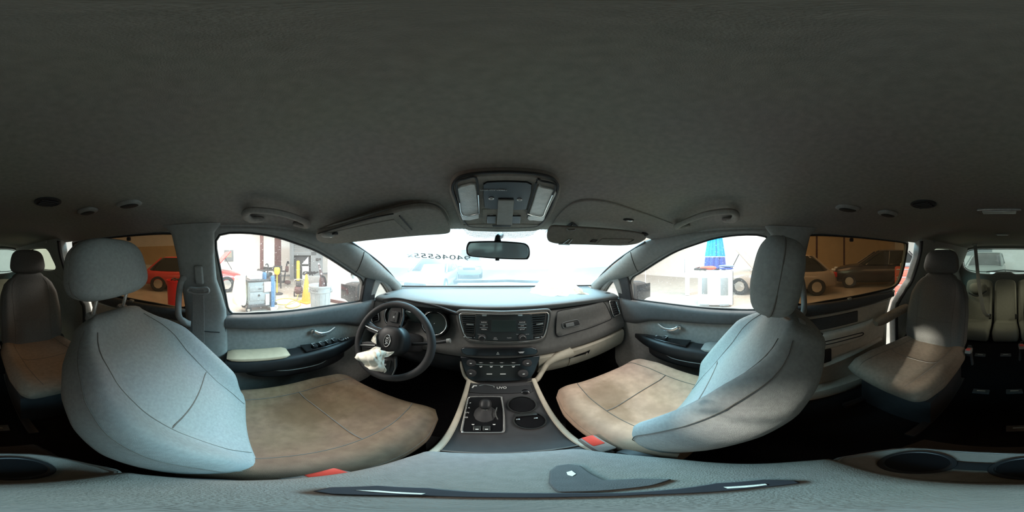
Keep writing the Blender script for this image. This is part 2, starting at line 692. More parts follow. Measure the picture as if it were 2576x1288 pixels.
# marker number on the windscreen, written to be read from outside
def text(name, body, size, mtx, m, parent=None, ext=0.0006, align='CENTER'):
    c = bpy.data.curves.new(name, 'FONT')
    c.body = body
    c.size = size
    c.extrude = ext
    c.resolution_u = 3
    c.align_x = align
    c.align_y = 'CENTER'
    tmp = bpy.data.objects.new('tmp', c)
    col.objects.link(tmp)
    bpy.context.view_layer.update()
    me = bpy.data.meshes.new_from_object(tmp.evaluated_get(bpy.context.evaluated_depsgraph_get()))
    bpy.data.objects.remove(tmp)
    bpy.data.curves.remove(c)
    me.transform(mtx)
    me.name = name
    me.materials.clear()
    me.materials.append(m)
    o = bpy.data.objects.new(name, me)
    col.objects.link(o)
    if parent is not None:
        child(o, parent)
    return o


def frame(p, xdir, ydir):
    x = Vector(xdir).normalized()
    z = x.cross(Vector(ydir)).normalized()
    y = z.cross(x)
    m = Matrix((x, y, z)).transposed().to_4x4()
    m.translation = p
    return m


mk_pen = mat('grey_marker', (0.22, 0.26, 0.27), 0.8, var=0.3, scale=120)
tu, tt = -0.50, 0.36
p0 = wpt(tu, tt, 0.012)
yd = (wpt(tu, tt-0.05)-wpt(tu, tt+0.05))
xd = (wpt(tu-0.08, tt)-wpt(tu+0.08, tt))
text('marker_number', '94046555x', 0.082, frame(p0, xd+Vector((0, 0, 0.012)), yd), mk_pen, ws)

# A pillars: trim between windscreen edge and door frame
DL = [(a_, b_-0.014) for a_, b_ in [(-0.06, 0.112), (0.08, 0.112), (0.18, 0.10), (0.30, 0.068), (0.42, 0.018), (0.52, -0.03), (0.62, -0.08), (0.72, -0.125), (0.80, -0.145), (0.88, -0.160), (0.96, -0.195), (1.04, -0.25), (1.12, -0.32)]]
for s, nm in ((-1, 'trim_2'), (1, 'trim_3')):
    a = spline([(0, y, z) for y, z in DL], 3)
    D = [side(s, p.y, p.z, 0.012) for p in a]
    Wl = [(0.655, -0.06, 0.125), (0.655, 0.10, 0.118), (0.655, 0.22, 0.112), (0.65, 0.33, 0.10), (0.64, 0.42, 0.085), (0.622, 0.49, 0.068), (0.640, 0.60, 0.022), (0.66, 0.71, -0.035), (0.685, 0.84, -0.098), (0.705, 0.94, -0.147), (0.727, 1.03, -0.19), (0.748, 1.11, -0.228), (0.765, 1.17, -0.255)]
    Wp = [Vector((s*q.x, q.y, q.z)) for q in spline(Wl, 3)]
    rows = []
    for q in range(len(D)):
        k = min(q, len(Wp)-1)
        d, wv = D[q], Wp[k]
        mid = (d+wv)/2
        inw = Vector((-s*0.75, -0.45, -0.3)).normalized()
        row = []
        bul = 0.012+0.016*sstep(0.3, 0.9, d.y)
        for r in range(9):
            t = r/8
            row.append(d.lerp(wv, t)+inw*bul*math.sin(PI*t)**0.6)
        rows.append(row)
    ap = MB().grid(rows, (s*0.004, 0.012, 0.004)).build(nm, M['trim'], kind='structure')
    # parting line of the upper and lower pillar covers
    k = int(len(D)*0.50)
    MB().tube([rows[k][r]+Vector((-s*0.001, -0.001, 0)) for r in range(9)], 0.002, 5).build('parting_line', M['trim_dark'], ap)

# quarter lights ahead of the front doors, framed by the foot of the A pillar
QW = smooth2([(0.868, -0.188), (0.935, -0.215), (1.05, -0.312), (1.03, -0.334), (0.93, -0.331), (0.862, -0.325)], 4)
QO = [(0.80, -0.145), (0.88, -0.160), (0.96, -0.195), (1.04, -0.25), (1.13, -0.33), (1.16, -0.37), (0.80, -0.37)]
for s, nm, wn in ((-1, 'trim_4', 'window_2'), (1, 'trim_5', 'window_3')):
    c = (0.94, -0.285)
    o_, i_ = star(QO, c, 48), star(QW, c, 48)
    mb = MB()
    ringplate(mb, o_, i_, lambda p, off: side(s, p[0], p[1], off), -0.02, 0.03)
    mb.build(nm, M['trim'], bev=0.006, kind='structure')
    mb = MB()
    g = [side(s, p[0], p[1], -0.012) for p in i_]
    mb.add(g, [tuple(range(len(g)))])
    q = mb.build(wn, M['side_glass'], kind='structure')
    MB().tube([side(s, p[0], p[1], 0.0) for p in i_], 0.004, 5, closed=True).build('seal', M['trim_dark'], q)

# B pillars
for s, nm in ((-1, 'trim_6'), (1, 'trim_7')):
    mb = MB()
    rings = []
    for z, y0, y1, th in [(0.125, -0.30, -0.06, 0.035), (0.09, -0.262, -0.088, 0.05), (0.0, -0.25, -0.092, 0.06), (-0.10, -0.247, -0.088, 0.064), (-0.17, -0.245, -0.068, 0.066), (-0.25, -0.245, -0.052, 0.066), (-0.33, -0.245, -0.050, 0.066), (-0.45, -0.25, -0.046, 0.066), (-0.62, -0.26, -0.046, 0.07), (-1.04, -0.27, -0.046, 0.08)]:
        X = sx(z)
        ring = []
        for q in range(20):
            a = 2*PI*q/20
            cy, cx = math.copysign(abs(math.cos(a))**0.55, math.cos(a)), math.copysign(abs(math.sin(a))**0.55, math.sin(a))
            ring.append(Vector((s*(X-th*0.5-cx*th*0.5+0.005), (y0+y1)/2+cy*(y1-y0)/2, z)))
        rings.append(ring)
    bp = mb.loft(rings).build(nm, M['trim'], kind='structure')
    # lower cover joint
    mb = MB()
    z = -0.36
    mb.box((s*(sx(z)-0.076), -0.115, z), (0.004, 0.075, 0.0035))
    mb.build('cover_joint', M['trim_dark'], bp)

# rear side walls with quarter windows
RQ = smooth2([(-1.40, -0.125), (-1.385, -0.02), (-1.43, 0.06), (-1.6, 0.082), (-2.0, 0.075), (-2.12, 0.0), (-2.12, -0.14), (-1.75, -0.158)], 4)
RO = [(-1.0, -1.04), (-0.985, -0.46), (-1.025, -0.37), (-1.115, -0.30), (-1.178, -0.21), (-1.165, 0.0), (-1.115, 0.13), (-1.12, 0.155), (-2.76, 0.155), (-2.76, -1.04)]
for s, nm, wn in ((-1, 'wall_left', 'window_4'), (1, 'wall_right', 'window_5')):
    c = (-1.72, -0.03)
    o_, i_ = star(RO, c, 120), star(RQ, c, 120)
    m_ = [(a[0]*0.25+b[0]*0.75, a[1]*0.25+b[1]*0.75) for a, b in zip(o_, i_)]
    mb = MB()
    ringplate(mb, o_, i_, lambda p, off: side(s, p[0], p[1], off), -0.02, 0.05)
    wl = mb.build(nm, M['trim'], bev=0.012, kind='structure', seg=3)
    g = [side(s, p[0], p[1], -0.012) for p in i_]
    q = MB().add(g, [tuple(range(len(g)))]).build(wn, M['quarter_glass'], kind='structure')
    MB().tube([side(s, p[0], p[1], 0.012) for p in i_][::2], 0.006, 5, closed=True).build('seal', M['trim_dark'], q)
    # rubber weatherstrip round the sliding-door opening
    ed = spline([(0, y, z) for y, z in [(-1.0, -1.0), (-0.99, -0.46), (-1.03, -0.37), (-1.12, -0.30), (-1.183, -0.21), (-1.17, 0.0), (-1.12, 0.115)]], 6)
    MB().tube([side(s, p.y-0.006, p.z, 0.052) for p in ed], 0.014, 8).build('weatherstrip', M['trim_dark'], wl)
    # moulded shelf bulge below the quarter window
    rings = []
    for k in range(14):
        y = -1.24-1.45*k/13
        b_ = 0.10*math.sin(PI*min(1, (k+0.6)/4)/2)
        rings.append([Vector((s*(0.775-b_*math.sin(PI*r/10)), y, -0.22-0.72*r/10)) for r in range(11)])
    MB().grid(rings, (s*0.02, 0, 0)).build('moulded_panel', M['trim'], wl)
    # sill under the sliding door
    MB().box((s*0.80, -0.62, -0.99), (0.10, 0.78, 0.10), bev=0.02).build('sill', M['beige'], wl)

# tailgate with its window
def gate(p, off):
    return Vector((p[0], -2.75+off-0.16*max(0, p[1]+0.29)*0, p[1]))


TW = smooth2([(0.70, -0.10), (0.67, 0.05), (0.56, 0.112), (0.25, 0.122), (-0.25, 0.122), (-0.56, 0.112), (-0.67, 0.05), (-0.70, -0.10), (-0.66, -0.22), (-0.50, -0.285), (-0.2, -0.305), (-0.13, -0.275), (0.13, -0.275), (0.2, -0.305), (0.50, -0.285), (0.66, -0.22)], 4)
TO = [(0.86, 0.2), (-0.86, 0.2), (-0.86, -1.05), (0.86, -1.05)]
c = (0, -0.09)
o_, i_ = star(TO, c, 120), star(TW, c, 120)
mb = MB()
ringplate(mb, o_, i_, gate, -0.02, 0.06)
tg = mb.build('wall_rear', M['trim'], bev=0.014, seg=3, kind='structure')
i2 = star(smooth2([(x*0.985, z*0.96-0.004) for x, z in [(0.70, -0.10), (0.67, 0.05), (0.56, 0.112), (0.25, 0.122), (-0.25, 0.122), (-0.56, 0.112), (-0.67, 0.05), (-0.70, -0.10), (-0.66, -0.22), (-0.50, -0.27), (0, -0.275), (0.50, -0.27), (0.66, -0.22)]], 4), c, 100)
g = [gate(p, -0.015) for p in i_]
q = MB().add(g, [tuple(range(len(g)))]).build('window_6', M['rear_glass'], kind='structure')
MB().tube([gate(p, -0.006) for p in i2], 0.006, 5, closed=True).build('seal', M['trim_dark'], q)
# rear wiper pivot and arm beyond the glass
MB().tube([Vector((0.30, -2.79, -0.275)), Vector((0.0, -2.79, -0.24)), Vector((-0.35, -2.79, -0.262))], 0.012, 6).build('rear_wiper', M['black'], q)

# sun visor recess moulded into the headliner on the passenger side
def onroof(px, py, drop):
    """where a ray meets the headliner, lowered by drop"""
    r = ray(px, py)
    lo, hi = 0.05, 3.0
    f = lambda k: (CP+r*k).z-(roof((CP+r*k).x, (CP+r*k).y)-drop)
    for _ in range(50):
        mdl = (lo+hi)/2
        if f(mdl) > 0:
            hi = mdl
        else:
            lo = mdl
    return CP+r*lo


rec = [(1372, 585), (1395, 557), (1415, 532), (1445, 510), (1485, 503), (1540, 511), (1600, 530), (1655, 549), (1692, 563)]
rp = spline([onroof(x, y, 0.001) for x, y in rec], 6)
MB().tube(rp, [0.0015+0.0045*math.sin(PI*k/(len(rp)-1)) for k in range(len(rp))], 8).build('recess_edge', M['headliner'], ceiling)
rec = [(1138, 575), (1128, 545), (1112, 520), (1085, 507), (1040, 509), (980, 522), (900, 545), (840, 563), (800, 578)]
rp = spline([onroof(x, y, 0.001) for x, y in rec], 6)
MB().tube(rp, [0.0015+0.0035*math.sin(PI*k/(len(rp)-1)) for k in range(len(rp))], 8).build('recess_edge', M['headliner'], ceiling)

# ================================================================== front doors
FW = smooth2([(-0.03, -0.288), (-0.055, -0.18), (-0.075, -0.05), (-0.088, 0.05), (-0.07, 0.083), (-0.03, 0.091), (0.05, 0.090), (0.15, 0.078), (0.25, 0.052), (0.35, 0.022), (0.45, -0.022), (0.55, -0.072), (0.63, -0.112), (0.70, -0.15), (0.735, -0.24), (0.745, -0.315), (0.60, -0.305), (0.40, -0.292), (0.2, -0.288), (0.08, -0.287)], 3)
FO = [(-0.058, -0.34), (-0.085, -0.18), (-0.10, -0.05), (-0.112, 0.05), (-0.10, 0.12), (-0.04, 0.135), (0.05, 0.135), (0.16, 0.125), (0.26, 0.102), (0.36, 0.070), (0.46, 0.024), (0.56, -0.026), (0.64, -0.068), (0.72, -0.108), (0.81, -0.138), (0.845, -0.25), (0.84, -0.34)]


def door_pad_low(y):
    return lerp(y, [(-0.06, -0.355), (0.2, -0.37), (0.4, -0.382), (0.55, -0.41), (0.68, -0.465), (0.92, -0.50)])


def front_door(s):
    d = thing('hinged_door', ('grey front door by the steering wheel with cream elbow pad and many window switches' if s < 0 else
                             'grey front door by the stained front seat with grey elbow pad'), 'door', (s*0.8, 0.45, -1.0))
    d['kind'] = 'thing'
    c = (0.30, -0.13)
    o_, i_ = star(FO, c, 96), star(FW, c, 96)
    mb = MB()
    ringplate(mb, o_, i_, lambda p, off: side(s, p[0], p[1], off), -0.025, 0.012)
    mb.build('window_frame', M['trim'], d, bev=0.004)
    g = [side(s, p[0], p[1], -0.008) for p in i_]
    MB().add(g, [tuple(range(len(g)))]).build('window_glass', M['side_glass'], d)
    MB().tube([side(s, p[0], p[1], 0.008) for p in i_], 0.0055, 5, closed=True).build('window_seal', M['trim_dark'], d)
    # black division bar / mirror base ahead of the drop glass
    ring0 = [side(s, y, z, 0.022) for y, z in [(0.725, -0.325), (0.712, -0.15), (0.722, -0.118), (0.80, -0.142), (0.845, -0.25), (0.852, -0.34)]]
    MB().prism(ring0, (s*0.03, 0, 0)).build('division_bar', M['black_soft'], d, bev=0.006)
    # inner skin below the belt
    rows = []
    for k in range(28):
        y = -0.055+0.98*k/27
        row = []
        for r in range(16):
            t = r/15
            z = -0.33-0.74*t
            off = 0.022+0.012*math.sin(PI*min(1, t*2.2))-0.02*sstep(0.75, 1, t)
            row.append(Vector((s*(0.815-off), y, z)))
        rows.append(row)
    MB().grid(rows, (s*0.03, 0, 0)).build('door_panel', M['door_panel'], d)
    # dark upper pad
    rings = []
    for k in range(26):
        y = -0.056+0.96*k/25
        zl = door_pad_low(y)
        zt = -0.290-0.018*sstep(0.4, 0.9, y)
        zc, hz = (zl+zt)/2, (zt-zl)/2
        ring = []
        for q in range(16):
            a = 2*PI*q/16
            ca, sa = math.cos(a), math.sin(a)
            ring.append(Vector((s*(0.793-0.034*math.copysign(abs(ca)**0.6, ca)), y, zc+hz*math.copysign(abs(sa)**0.6, sa))))
        rings.append(ring)
    MB().loft(rings).build('upper_pad', M['door_pad'], d)
    # belt line weather strip
    MB().tube([Vector((s*0.812, -0.04+0.78*k/12, -0.291-0.016*sstep(0.4, 0.9, -0.04+0.78*k/12))) for k in range(13)], 0.007, 6).build('belt_strip', M['trim_dark'], d)
    # armrest body: a boat shape, top level, tip rising forwards
    rings = []
    for k in range(30):
        t = k/29
        y = -0.05+0.735*t
        tip = max(0.02, 1-max(0, (t-0.55)/0.45)**2.2)
        w_ = 0.095*tip+0.010
        zt = -0.497-0.05*max(0, (t-0.6)/0.4)**2
        hz = 0.045*(0.35+0.65*tip)
        ring = []
        for q in range(18):
            a = 2*PI*q/18
            ca, sa = math.cos(a), math.sin(a)
            ring.append(Vector((s*(0.79-w_*(0.5+0.5*math.copysign(abs(ca)**0.6, ca))), y, zt-hz+hz*math.copysign(abs(sa)**0.55, sa))))
        rings.append(ring)
    arm = MB().loft(rings).build('armrest', M['black'], d)
    # padded elbow rest
    rings = []
    for k in range(14):
        t = k/13
        y = -0.045+0.27*t
        e = math.sqrt(max(0.0, 1-abs(2*t-1)**6))
        w_, hz = 0.048*(0.75+0.25*e), 0.012*e+0.003
        ring = []
        for q in range(16):
            a = 2*PI*q/16
            ca, sa = math.cos(a), math.sin(a)
            ring.append(Vector((s*(0.735-w_*math.copysign(abs(ca)**0.6, ca)), y, -0.492+hz*math.copysign(abs(sa)**0.7, sa))))
        rings.append(ring)
    MB().loft(rings).build('armrest_pad', M['cream'] if s < 0 else M['door_panel'], d, label=('cream elbow pad on black armrest' if s < 0 else 'grey elbow pad on black armrest'))
    # map pocket below
    rings = []
    for k in range(22):
        t = k/21
        y = 0.02+0.56*t
        e = math.sqrt(max(0.0, 1-abs(2*t-1)**2.6))
        w_, hz = 0.065*e+0.006, 0.045*(0.3+0.7*e)
        ring = []
        for q in range(14):
            a = 2*PI*q/14
            ca, sa = math.cos(a), math.sin(a)
            ring.append(Vector((s*(0.79-w_*(0.5+0.5*math.copysign(abs(ca)**0.6, ca))), y, -0.625+hz*math.copysign(abs(sa)**0.7, sa))))
        rings.append(ring)
    pk = MB().loft(rings).build('map_pocket', M['black_soft'], d)
    MB().tube([Vector((s*(0.79-0.098*(1-((t/12-0.5)*2)**4*0.35)), 0.13+0.30*t/12, -0.586-0.008*t/12)) for t in range(13)], 0.0026, 6).build('pull_trim', M['door_panel'], d)
    # switch plate with its switches
    rings = [Vector((s*0.775, 0.30, -0.496)), Vector((s*0.700, 0.30, -0.496)), Vector((s*0.712, 0.45, -0.502)), Vector((s*0.738, 0.57, -0.522)), Vector((s*0.775, 0.60, -0.528))]
    sp = MB().prism(rings, (0, 0, 0.010)).build('switch_plate', M['gloss'], d, bev=0.004)
    sw = [(0.36, 0.735), (0.40, 0.735), (0.44, 0.738), (0.48, 0.742)] if s < 0 else [(0.44, 0.742)]
    for (y, x) in sw:
        z = -0.484-0.05*max(0, (y-0.36))*0.7
        MB().box((s*x, y, z), (0.034, 0.024, 0.012), Euler((0.15, 0, 0)), bev=0.004).build('window_switch', M['black_soft'], sp)
        mb = MB()
        mb.tube([(s*(x-0.013), y-0.010, z+0.0075), (s*(x+0.013), y-0.010, z+0.0075), (s*(x+0.013), y+0.010, z+0.006)], 0.0014, 5)
        mb.build('switch_mark', M['print'], sp)
    if s < 0:
        mb = MB().lathe([(0.0, 0), (0.013, 0), (0.013, 0.006), (0.010, 0.008), (0, 0.008)], (s*0.745, 0.53, -0.502), (0, 0, 1), 20)
        mb.build('mirror_knob', M['black_soft'], sp)
        MB().tube([Vector((s*0.745+0.0145*math.cos(q*PI/10), 0.53+0.0145*math.sin(q*PI/10), -0.498)) for q in range(20)], 0.0012, 5, closed=True).build('knob_ring', M['print'], sp)
        for y in (0.565, 0.58):
            MB().box((s*0.752, y, -0.508), (0.012, 0.006, 0.002)).build('switch_mark', M['print'], sp)
    else:
        MB().box((s*0.748, 0.50, -0.492), (0.014, 0.006, 0.002)).build('switch_mark', M['print_grey'], sp)
    # release handle in its cup
    hy, hz = 0.44, -0.425
    rings = []
    for k in range(14):
        t = k/13
        e = math.sqrt(max(0, 1-(2*t-1)**2))
        rings.append([Vector((s*0.7905-s*(0.004*math.sin(PI*q/8)), hy-0.085+0.17*t, hz+(0.032*e+0.002)*math.cos(PI*q/8)+0.006*(t-0.5))) for q in range(9)])
    MB().grid(rings, (s*0.01, 0, 0)).build('handle_cup', M['black_soft'], d)
    hp = spline([Vector((s*0.772, hy-0.062, hz+0.010)), Vector((s*0.766, hy-0.03, hz-0.012)), Vector((s*0.764, hy+0.02, hz-0.014)), Vector((s*0.770, hy+0.065, hz+0.004))], 5)
    MB().tube(hp, [0.0045+0.0025*math.sin(PI*k/(len(hp)-1)) for k in range(len(hp))], 8, flat=1.6).build('release_handle', M['chrome'], d, label='chrome release handle')
    MB().box((s*0.772, hy-0.072, hz+0.010), (0.012, 0.02, 0.026), bev=0.004).build('lock_lever', M['satin'], d)
    # rear edge seal
    MB().tube([Vector((s*0.775, -0.062, z)) for z in (-0.34, -0.5, -0.7, -0.95)], 0.012, 8).build('edge_seal', M['trim_dark'], d)
    return d


front_door(-1)
front_door(1)

# wing mirrors outside
for s, lb in ((-1, 'black wing mirror outside the window by the steering wheel'), (1, 'speckled black wing mirror outside the window by the stained seat')):
    t = thing('wing_mirror', lb, 'mirror', (s*0.92, 0.80, -0.33))
    rings = []
    for k in range(11):
        u = k/10
        x = 0.90+0.23*u
        e = math.sqrt(max(0.0, 1-max(0, (u-0.1)/0.9)**3.0))
        hz, dy = 0.085*e+0.006, 0.05*e+0.005
        zc = -0.285-0.015*u
        rings.append([Vector((s*x, 0.84+dy*math.copysign(abs(math.cos(2*PI*q/16))**0.6, math.cos(2*PI*q/16)), zc+hz*math.copysign(abs(math.sin(2*PI*q/16))**0.6, math.sin(2*PI*q/16)))) for q in range(16)])
    MB().loft(rings).build('mirror_housing', M['black_soft'], t)
    MB().box((s*1.01, 0.786, -0.288), (0.17, 0.006, 0.125), bev=0.003).build('mirror_glass', M['gloss'], t)
    MB().tube([(s*0.835, 0.80, -0.345), (s*0.92, 0.83, -0.34)], 0.025, 8).build('mirror_arm', M['black'], t)

# ================================================================== sliding doors (both a little ajar)
SW = smooth2([(-0.252, -0.275), (-0.247, -0.1), (-0.25, 0.05), (-0.268, 0.092), (-0.31, 0.103), (-0.6, 0.106), (-0.95, 0.103), (-1.035, 0.096), (-1.06, 0.06), (-1.10, -0.1), (-1.105, -0.21), (-1.05, -0.262), (-0.8, -0.272), (-0.45, -0.278)], 3)
SO = [(-0.205, -0.32), (-0.215, -0.1), (-0.222, 0.05), (-0.24, 0.115), (-0.31, 0.126), (-0.95, 0.126), (-1.05, 0.116), (-1.075, 0.06), (-1.117, -0.1), (-1.122, -0.22), (-1.06, -0.282), (-1.0, -0.32)]


def sliding_door(s):
    O = -0.035       # pushed outwards
    lb = 'sliding side door behind the driver seat, its tinted window glowing orange' if s < 0 else 'sliding side door ajar behind the stained seat, tinted window and ribbed beige armrest'
    d = thing('sliding_door', lb, 'door', (s*0.82, -0.6, -1.0))
    d['kind'] = 'thing'
    c = (-0.66, -0.09)
    o_, i_ = star(SO, c, 96), star(SW, c, 96)
    mb = MB()
    ringplate(mb, o_, i_, lambda p, off: side(s, p[0], p[1], off+O), -0.02, 0.016)
    mb.build('window_frame', M['trim'], d, bev=0.004)
    g = [side(s, p[0], p[1], O-0.006) for p in i_]
    MB().add(g, [tuple(range(len(g)))]).build('window_glass', M['tint_glass'], d)
    MB().tube([side(s, p[0], p[1], O+0.014) for p in i_], 0.008, 6, closed=True).build('window_seal', M['trim_dark'], d)
    # lower skin
    edge = [(-0.19, -0.29), (-0.19, -1.0), (-0.925, -1.0), (-0.945, -0.46), (-0.985, -0.36), (-1.05, -0.29)]
    pts = [Vector((s*(0.795-O), y, z)) for y, z in [(e[0], e[1]) for e in spline([(a, b, 0) for a, b in edge[:2]], 1)]+edge[2:]]
    MB().prism(pts, (s*0.05, 0, 0)).build('door_panel', M['beige_light'], d, bev=0.012)
    # dark belt pad
    rings = []
    for k in range(22):
        t = k/21
        y = -0.195-0.83*t
        hz = 0.036-0.012*sstep(0.7, 1, t)
        zc = -0.316
        ring = []
        for q in range(16):
            a = 2*PI*q/16
            ca, sa = math.cos(a), math.sin(a)
            ring.append(Vector((s*(0.80-O-0.033*math.copysign(abs(ca)**0.6, ca)), y, zc+hz*math.copysign(abs(sa)**0.6, sa))))
        rings.append(ring)
    MB().loft(rings).build('belt_pad', M['door_pad'], d)
    MB().tube([Vector((s*(0.79-O), -0.2-0.78*k/8, -0.358-0.0*k)) for k in range(9)], 0.004, 6).build('belt_moulding', M['satin'], d)
    # dark recess above the armrest
    MB().box((s*(0.792-O), -0.46, -0.42), (0.012, 0.42, 0.085), bev=0.01).build('recess', M['door_pad'], d)
    # armrest with ribbed grip
    rings = []
    for k in range(24):
        t = k/23
        y = -0.24-0.56*t
        e = math.sqrt(max(0, 1-max(0, (t-0.5)/0.5)**3.5))
        w_, hz = 0.065*e+0.005, 0.055*(0.25+0.75*e)
        ring = []
        for q in range(18):
            a = 2*PI*q/18
            ca, sa = math.cos(a), math.sin(a)
            ring.append(Vector((s*(0.79-O-w_*(0.5+0.5*math.copysign(abs(ca)**0.6, ca))), y, -0.470-hz+hz*math.copysign(abs(sa)**0.5, sa))))
        rings.append(ring)
    arm = MB().loft(rings).build('armrest', M['beige_light'], d)
    MB().tube(spline([Vector((s*(0.722-O), y, z)) for y, z in [(-0.33, -0.51), (-0.55, -0.512), (-0.65, -0.52), (-0.65, -0.54), (-0.55, -0.536), (-0.33, -0.53)]], 4, True), 0.004, 6, closed=True).build('grip_slot', M['trim_dark'], arm)
    for y in (-0.36, -0.385):
        MB().box((s*(0.752-O), y, -0.468), (0.02, 0.014, 0.008), bev=0.002).build('lock_switch', M['print'] if y > -0.37 else M['black'], arm)
    # speaker recess and bottle pocket
    MB().box((s*(0.792-O), -0.34, -0.68), (0.02, 0.26, 0.12), bev=0.035, seg=3).build('bottle_pocket', M['black_soft'], d)
    rings = []
    for k in range(16):
        t = k/15
        y = -0.22-0.66*t
        rings.append([Vector((s*(0.785-O-0.02*math.sin(PI*r/6)), y, -0.80+0.10*t+0.04*(1-r/6.0))) for r in range(7)])
    MB().grid(rings, (s*0.01, 0, 0)).build('pocket_lip', M['beige_light'], d)
    # window latch clip
    MB().box((s*(0.785-O), -0.60, -0.287), (0.02, 0.03, 0.03), bev=0.005).build('blind_hook', M['trim'], d)
    MB().box((s*(0.655-O), -0.52, 0.088), (0.016, 0.02, 0.02), bev=0.004).build('blind_hook', M['black'], d)
    # bare edge metal seen through the gap
    MB().tube([Vector((s*(0.80-O), y, z)) for y, z in [(-0.935, -0.98), (-0.955, -0.46), (-0.995, -0.36), (-1.06, -0.295)]], 0.012, 8).build('edge_strip', M['airbag'], d)
    return d


sliding_door(-1)
sliding_door(1)

# ================================================================== dashboard
def dash_y(x):
    return 0.70+0.16*x*x


def hoodbump(x):
    return math.exp(-((x+0.41)/0.20)**4)


dash = thing('dashboard', 'full-width dark grey dashboard with pale pad on top, facing both front seats', 'dashboard', (0, 0.85, -0.66))
# top pad
rows = []
nx = 64
for i in range(nx+1):
    x = -0.765+1.53*i/nx
    hb = hoodbump(x)
    dz = -0.055*(abs(x)/0.77)**2.2
    yl = dash_y(x)+0.03-0.045*hb
    row = []
    yb = 1.285-0.21*x*x
    for (t, z) in [(0, -0.240), (0.02, -0.233), (0.06, -0.228), (0.15, -0.2255), (0.3, -0.228), (0.5, -0.233), (0.75, -0.243), (0.86, -0.247), (0.88, -0.252), (1, -0.252)]:
        y = yl+(yb-yl)*t
        up = 0.020*hb*(1-sstep(0.2, 0.8, t))
        row.append(Vector((x, y, z+dz*(0.5+0.5*(1-t))+up)))
    rows.append(row)
MB().grid(rows, (0, 0.012, -0.03)).build('top_pad', M['dash_pad'], dash, bev=0.004)
# shaded lip under the pad and the main fascia
rows = []
for i in range(nx+1):
    x = -0.755+1.51*i/nx
    hb = hoodbump(x)
    dy = dash_y(x)
    dz = -0.055*(abs(x)/0.77)**2.2
    row = []
    for (o_, z) in [(0.10, -0.262), (0.055, -0.268), (0.035, -0.278), (0.022, -0.30), (0.008, -0.36), (-0.012, -0.41), (-0.030, -0.445), (-0.036, -0.465), (-0.032, -0.485), (0.0, -0.502), (0.05, -0.507)]:
        yy = dy+o_+0.03*hb*(1 if z > -0.42 else 0)
        row.append(Vector((x, yy, z+dz*(0.6 if z > -0.3 else 0.35))))
    rows.append(row)
MB().grid(rows, (0, 0.02, 0)).build('fascia', M['dash_face'], dash)
# black recess strip under the lip
rows = []
for i in range(nx+1):
    x = -0.75+1.5*i/nx
    dy = dash_y(x)-0.045*hoodbump(x)
    dz = -0.055*(abs(x)/0.77)**2.2
    up = 0.016*hoodbump(x)
    rows.append([Vector((x, dy+0.036, -0.262+dz*0.9+up)), Vector((x, dy+0.042, -0.272+dz*0.9+up*0.5)), Vector((x, dy+0.06, -0.285+dz*0.75))])
MB().grid(rows, (0, 0.015, 0)).build('shadow_strip', M['black'], dash)


def fascia_pt(px, py, off=0.0):
    """point on the sloping fascia in front of the passenger, from a sight line"""
    r = ray(px, py)
    lo, hi = 0.3, 2.0
    for _ in range(40):
        k = (lo+hi)/2
        p = CP+r*k
        dz = -0.055*(abs(p.x)/0.77)**2.2*0.45
        o_ = lerp(-(p.z-dz), [(0.262, 0.05), (0.278, 0.035), (0.30, 0.022), (0.36, 0.008), (0.41, -0.012), (0.445, -0.030), (0.465, -0.036), (0.485, -0.032), (0.51, 0.0)])
        if p.y > dash_y(p.x)+o_:
            hi = k
        else:
            lo = k
    return CP+r*(lo-off)


# upper glove box lid with its paddle
def onfascia(name, poly, t0, t1, m, parent, bev=0.002, n=0, label=None):
    pts = spline([(a, b, 0) for a, b in poly], n, True) if n else [Vector((a, b, 0)) for a, b in poly]
    P = [fascia_pt(p.x, p.y) for p in pts]
    c = sum(P, Vector())/len(P)
    nrm = Vector()
    for i in range(len(P)):
        nrm += (P[i]-c).cross(P[(i+1) % len(P)]-c)
    nrm.normalize()
    if nrm.dot(CP-c) < 0:
        nrm = -nrm
    return MB().prism([p+nrm*t0 for p in P], nrm*(t1-t0)).build(name, m, parent, bev=bev, label=label)


def rr(x0, y0, x1, y1, r, k=4):
    out = []
    for cx, cy, a0 in ((x1-r, y1-r, 0), (x0+r, y1-r, 90), (x0+r, y0+r, 180), (x1-r, y0+r, 270)):
        for i in range(k+1):
            a = math.radians(a0+90*i/k)
            out.append((cx+r*math.cos(a), cy+r*math.sin(a)))
    return out


# the upper glove box lid: outline measured, then built as a curved plate following the fascia
gl = [(1402, 790), (1408, 783), (1440, 777), (1480, 769), (1512, 761), (1519, 762), (1525, 770), (1536, 795), (1537, 801), (1530, 806), (1490, 822), (1450, 834), (1412, 845), (1404, 845), (1399, 838), (1399, 815)]
glp = [(p.x, p.y) for p in spline([(a, b, 0) for a, b in gl], 3, True)]
c0 = (1465, 805)
mb = MB()
rings = []
for k in range(7):
    f_ = [1.0, 1.0, 0.985, 0.8, 0.55, 0.3, 0.02][k]
    of = [0.001, 0.008, 0.010, 0.010, 0.010, 0.010, 0.010][k]
    rings.append([fascia_pt(c0[0]+(a-c0[0])*f_, c0[1]+(b-c0[1])*f_, of) for a, b in glp])
mb.loft(rings, True, False, True)
ugb = mb.build('upper_glove_lid', M['dash_face'], dash, angle=0.9)
MB().tube([fascia_pt(c0[0]+(a-c0[0])*1.012, c0[1]+(b-c0[1])*1.012, 0.002) for a, b in glp], 0.0035, 6, closed=True).build('lid_gap', M['black'], dash)
hp = [(1417, 812), (1440, 806), (1453, 805), (1457, 812), (1456, 817), (1450, 820), (1422, 825), (1417, 824), (1415, 818)]
MB().tube([fascia_pt(p.x, p.y, 0.013) for p in spline([(a, b, 0) for a, b in hp], 3, True)], 0.002, 6, closed=True).build('handle_rim', M['dash_pad'], ugb)
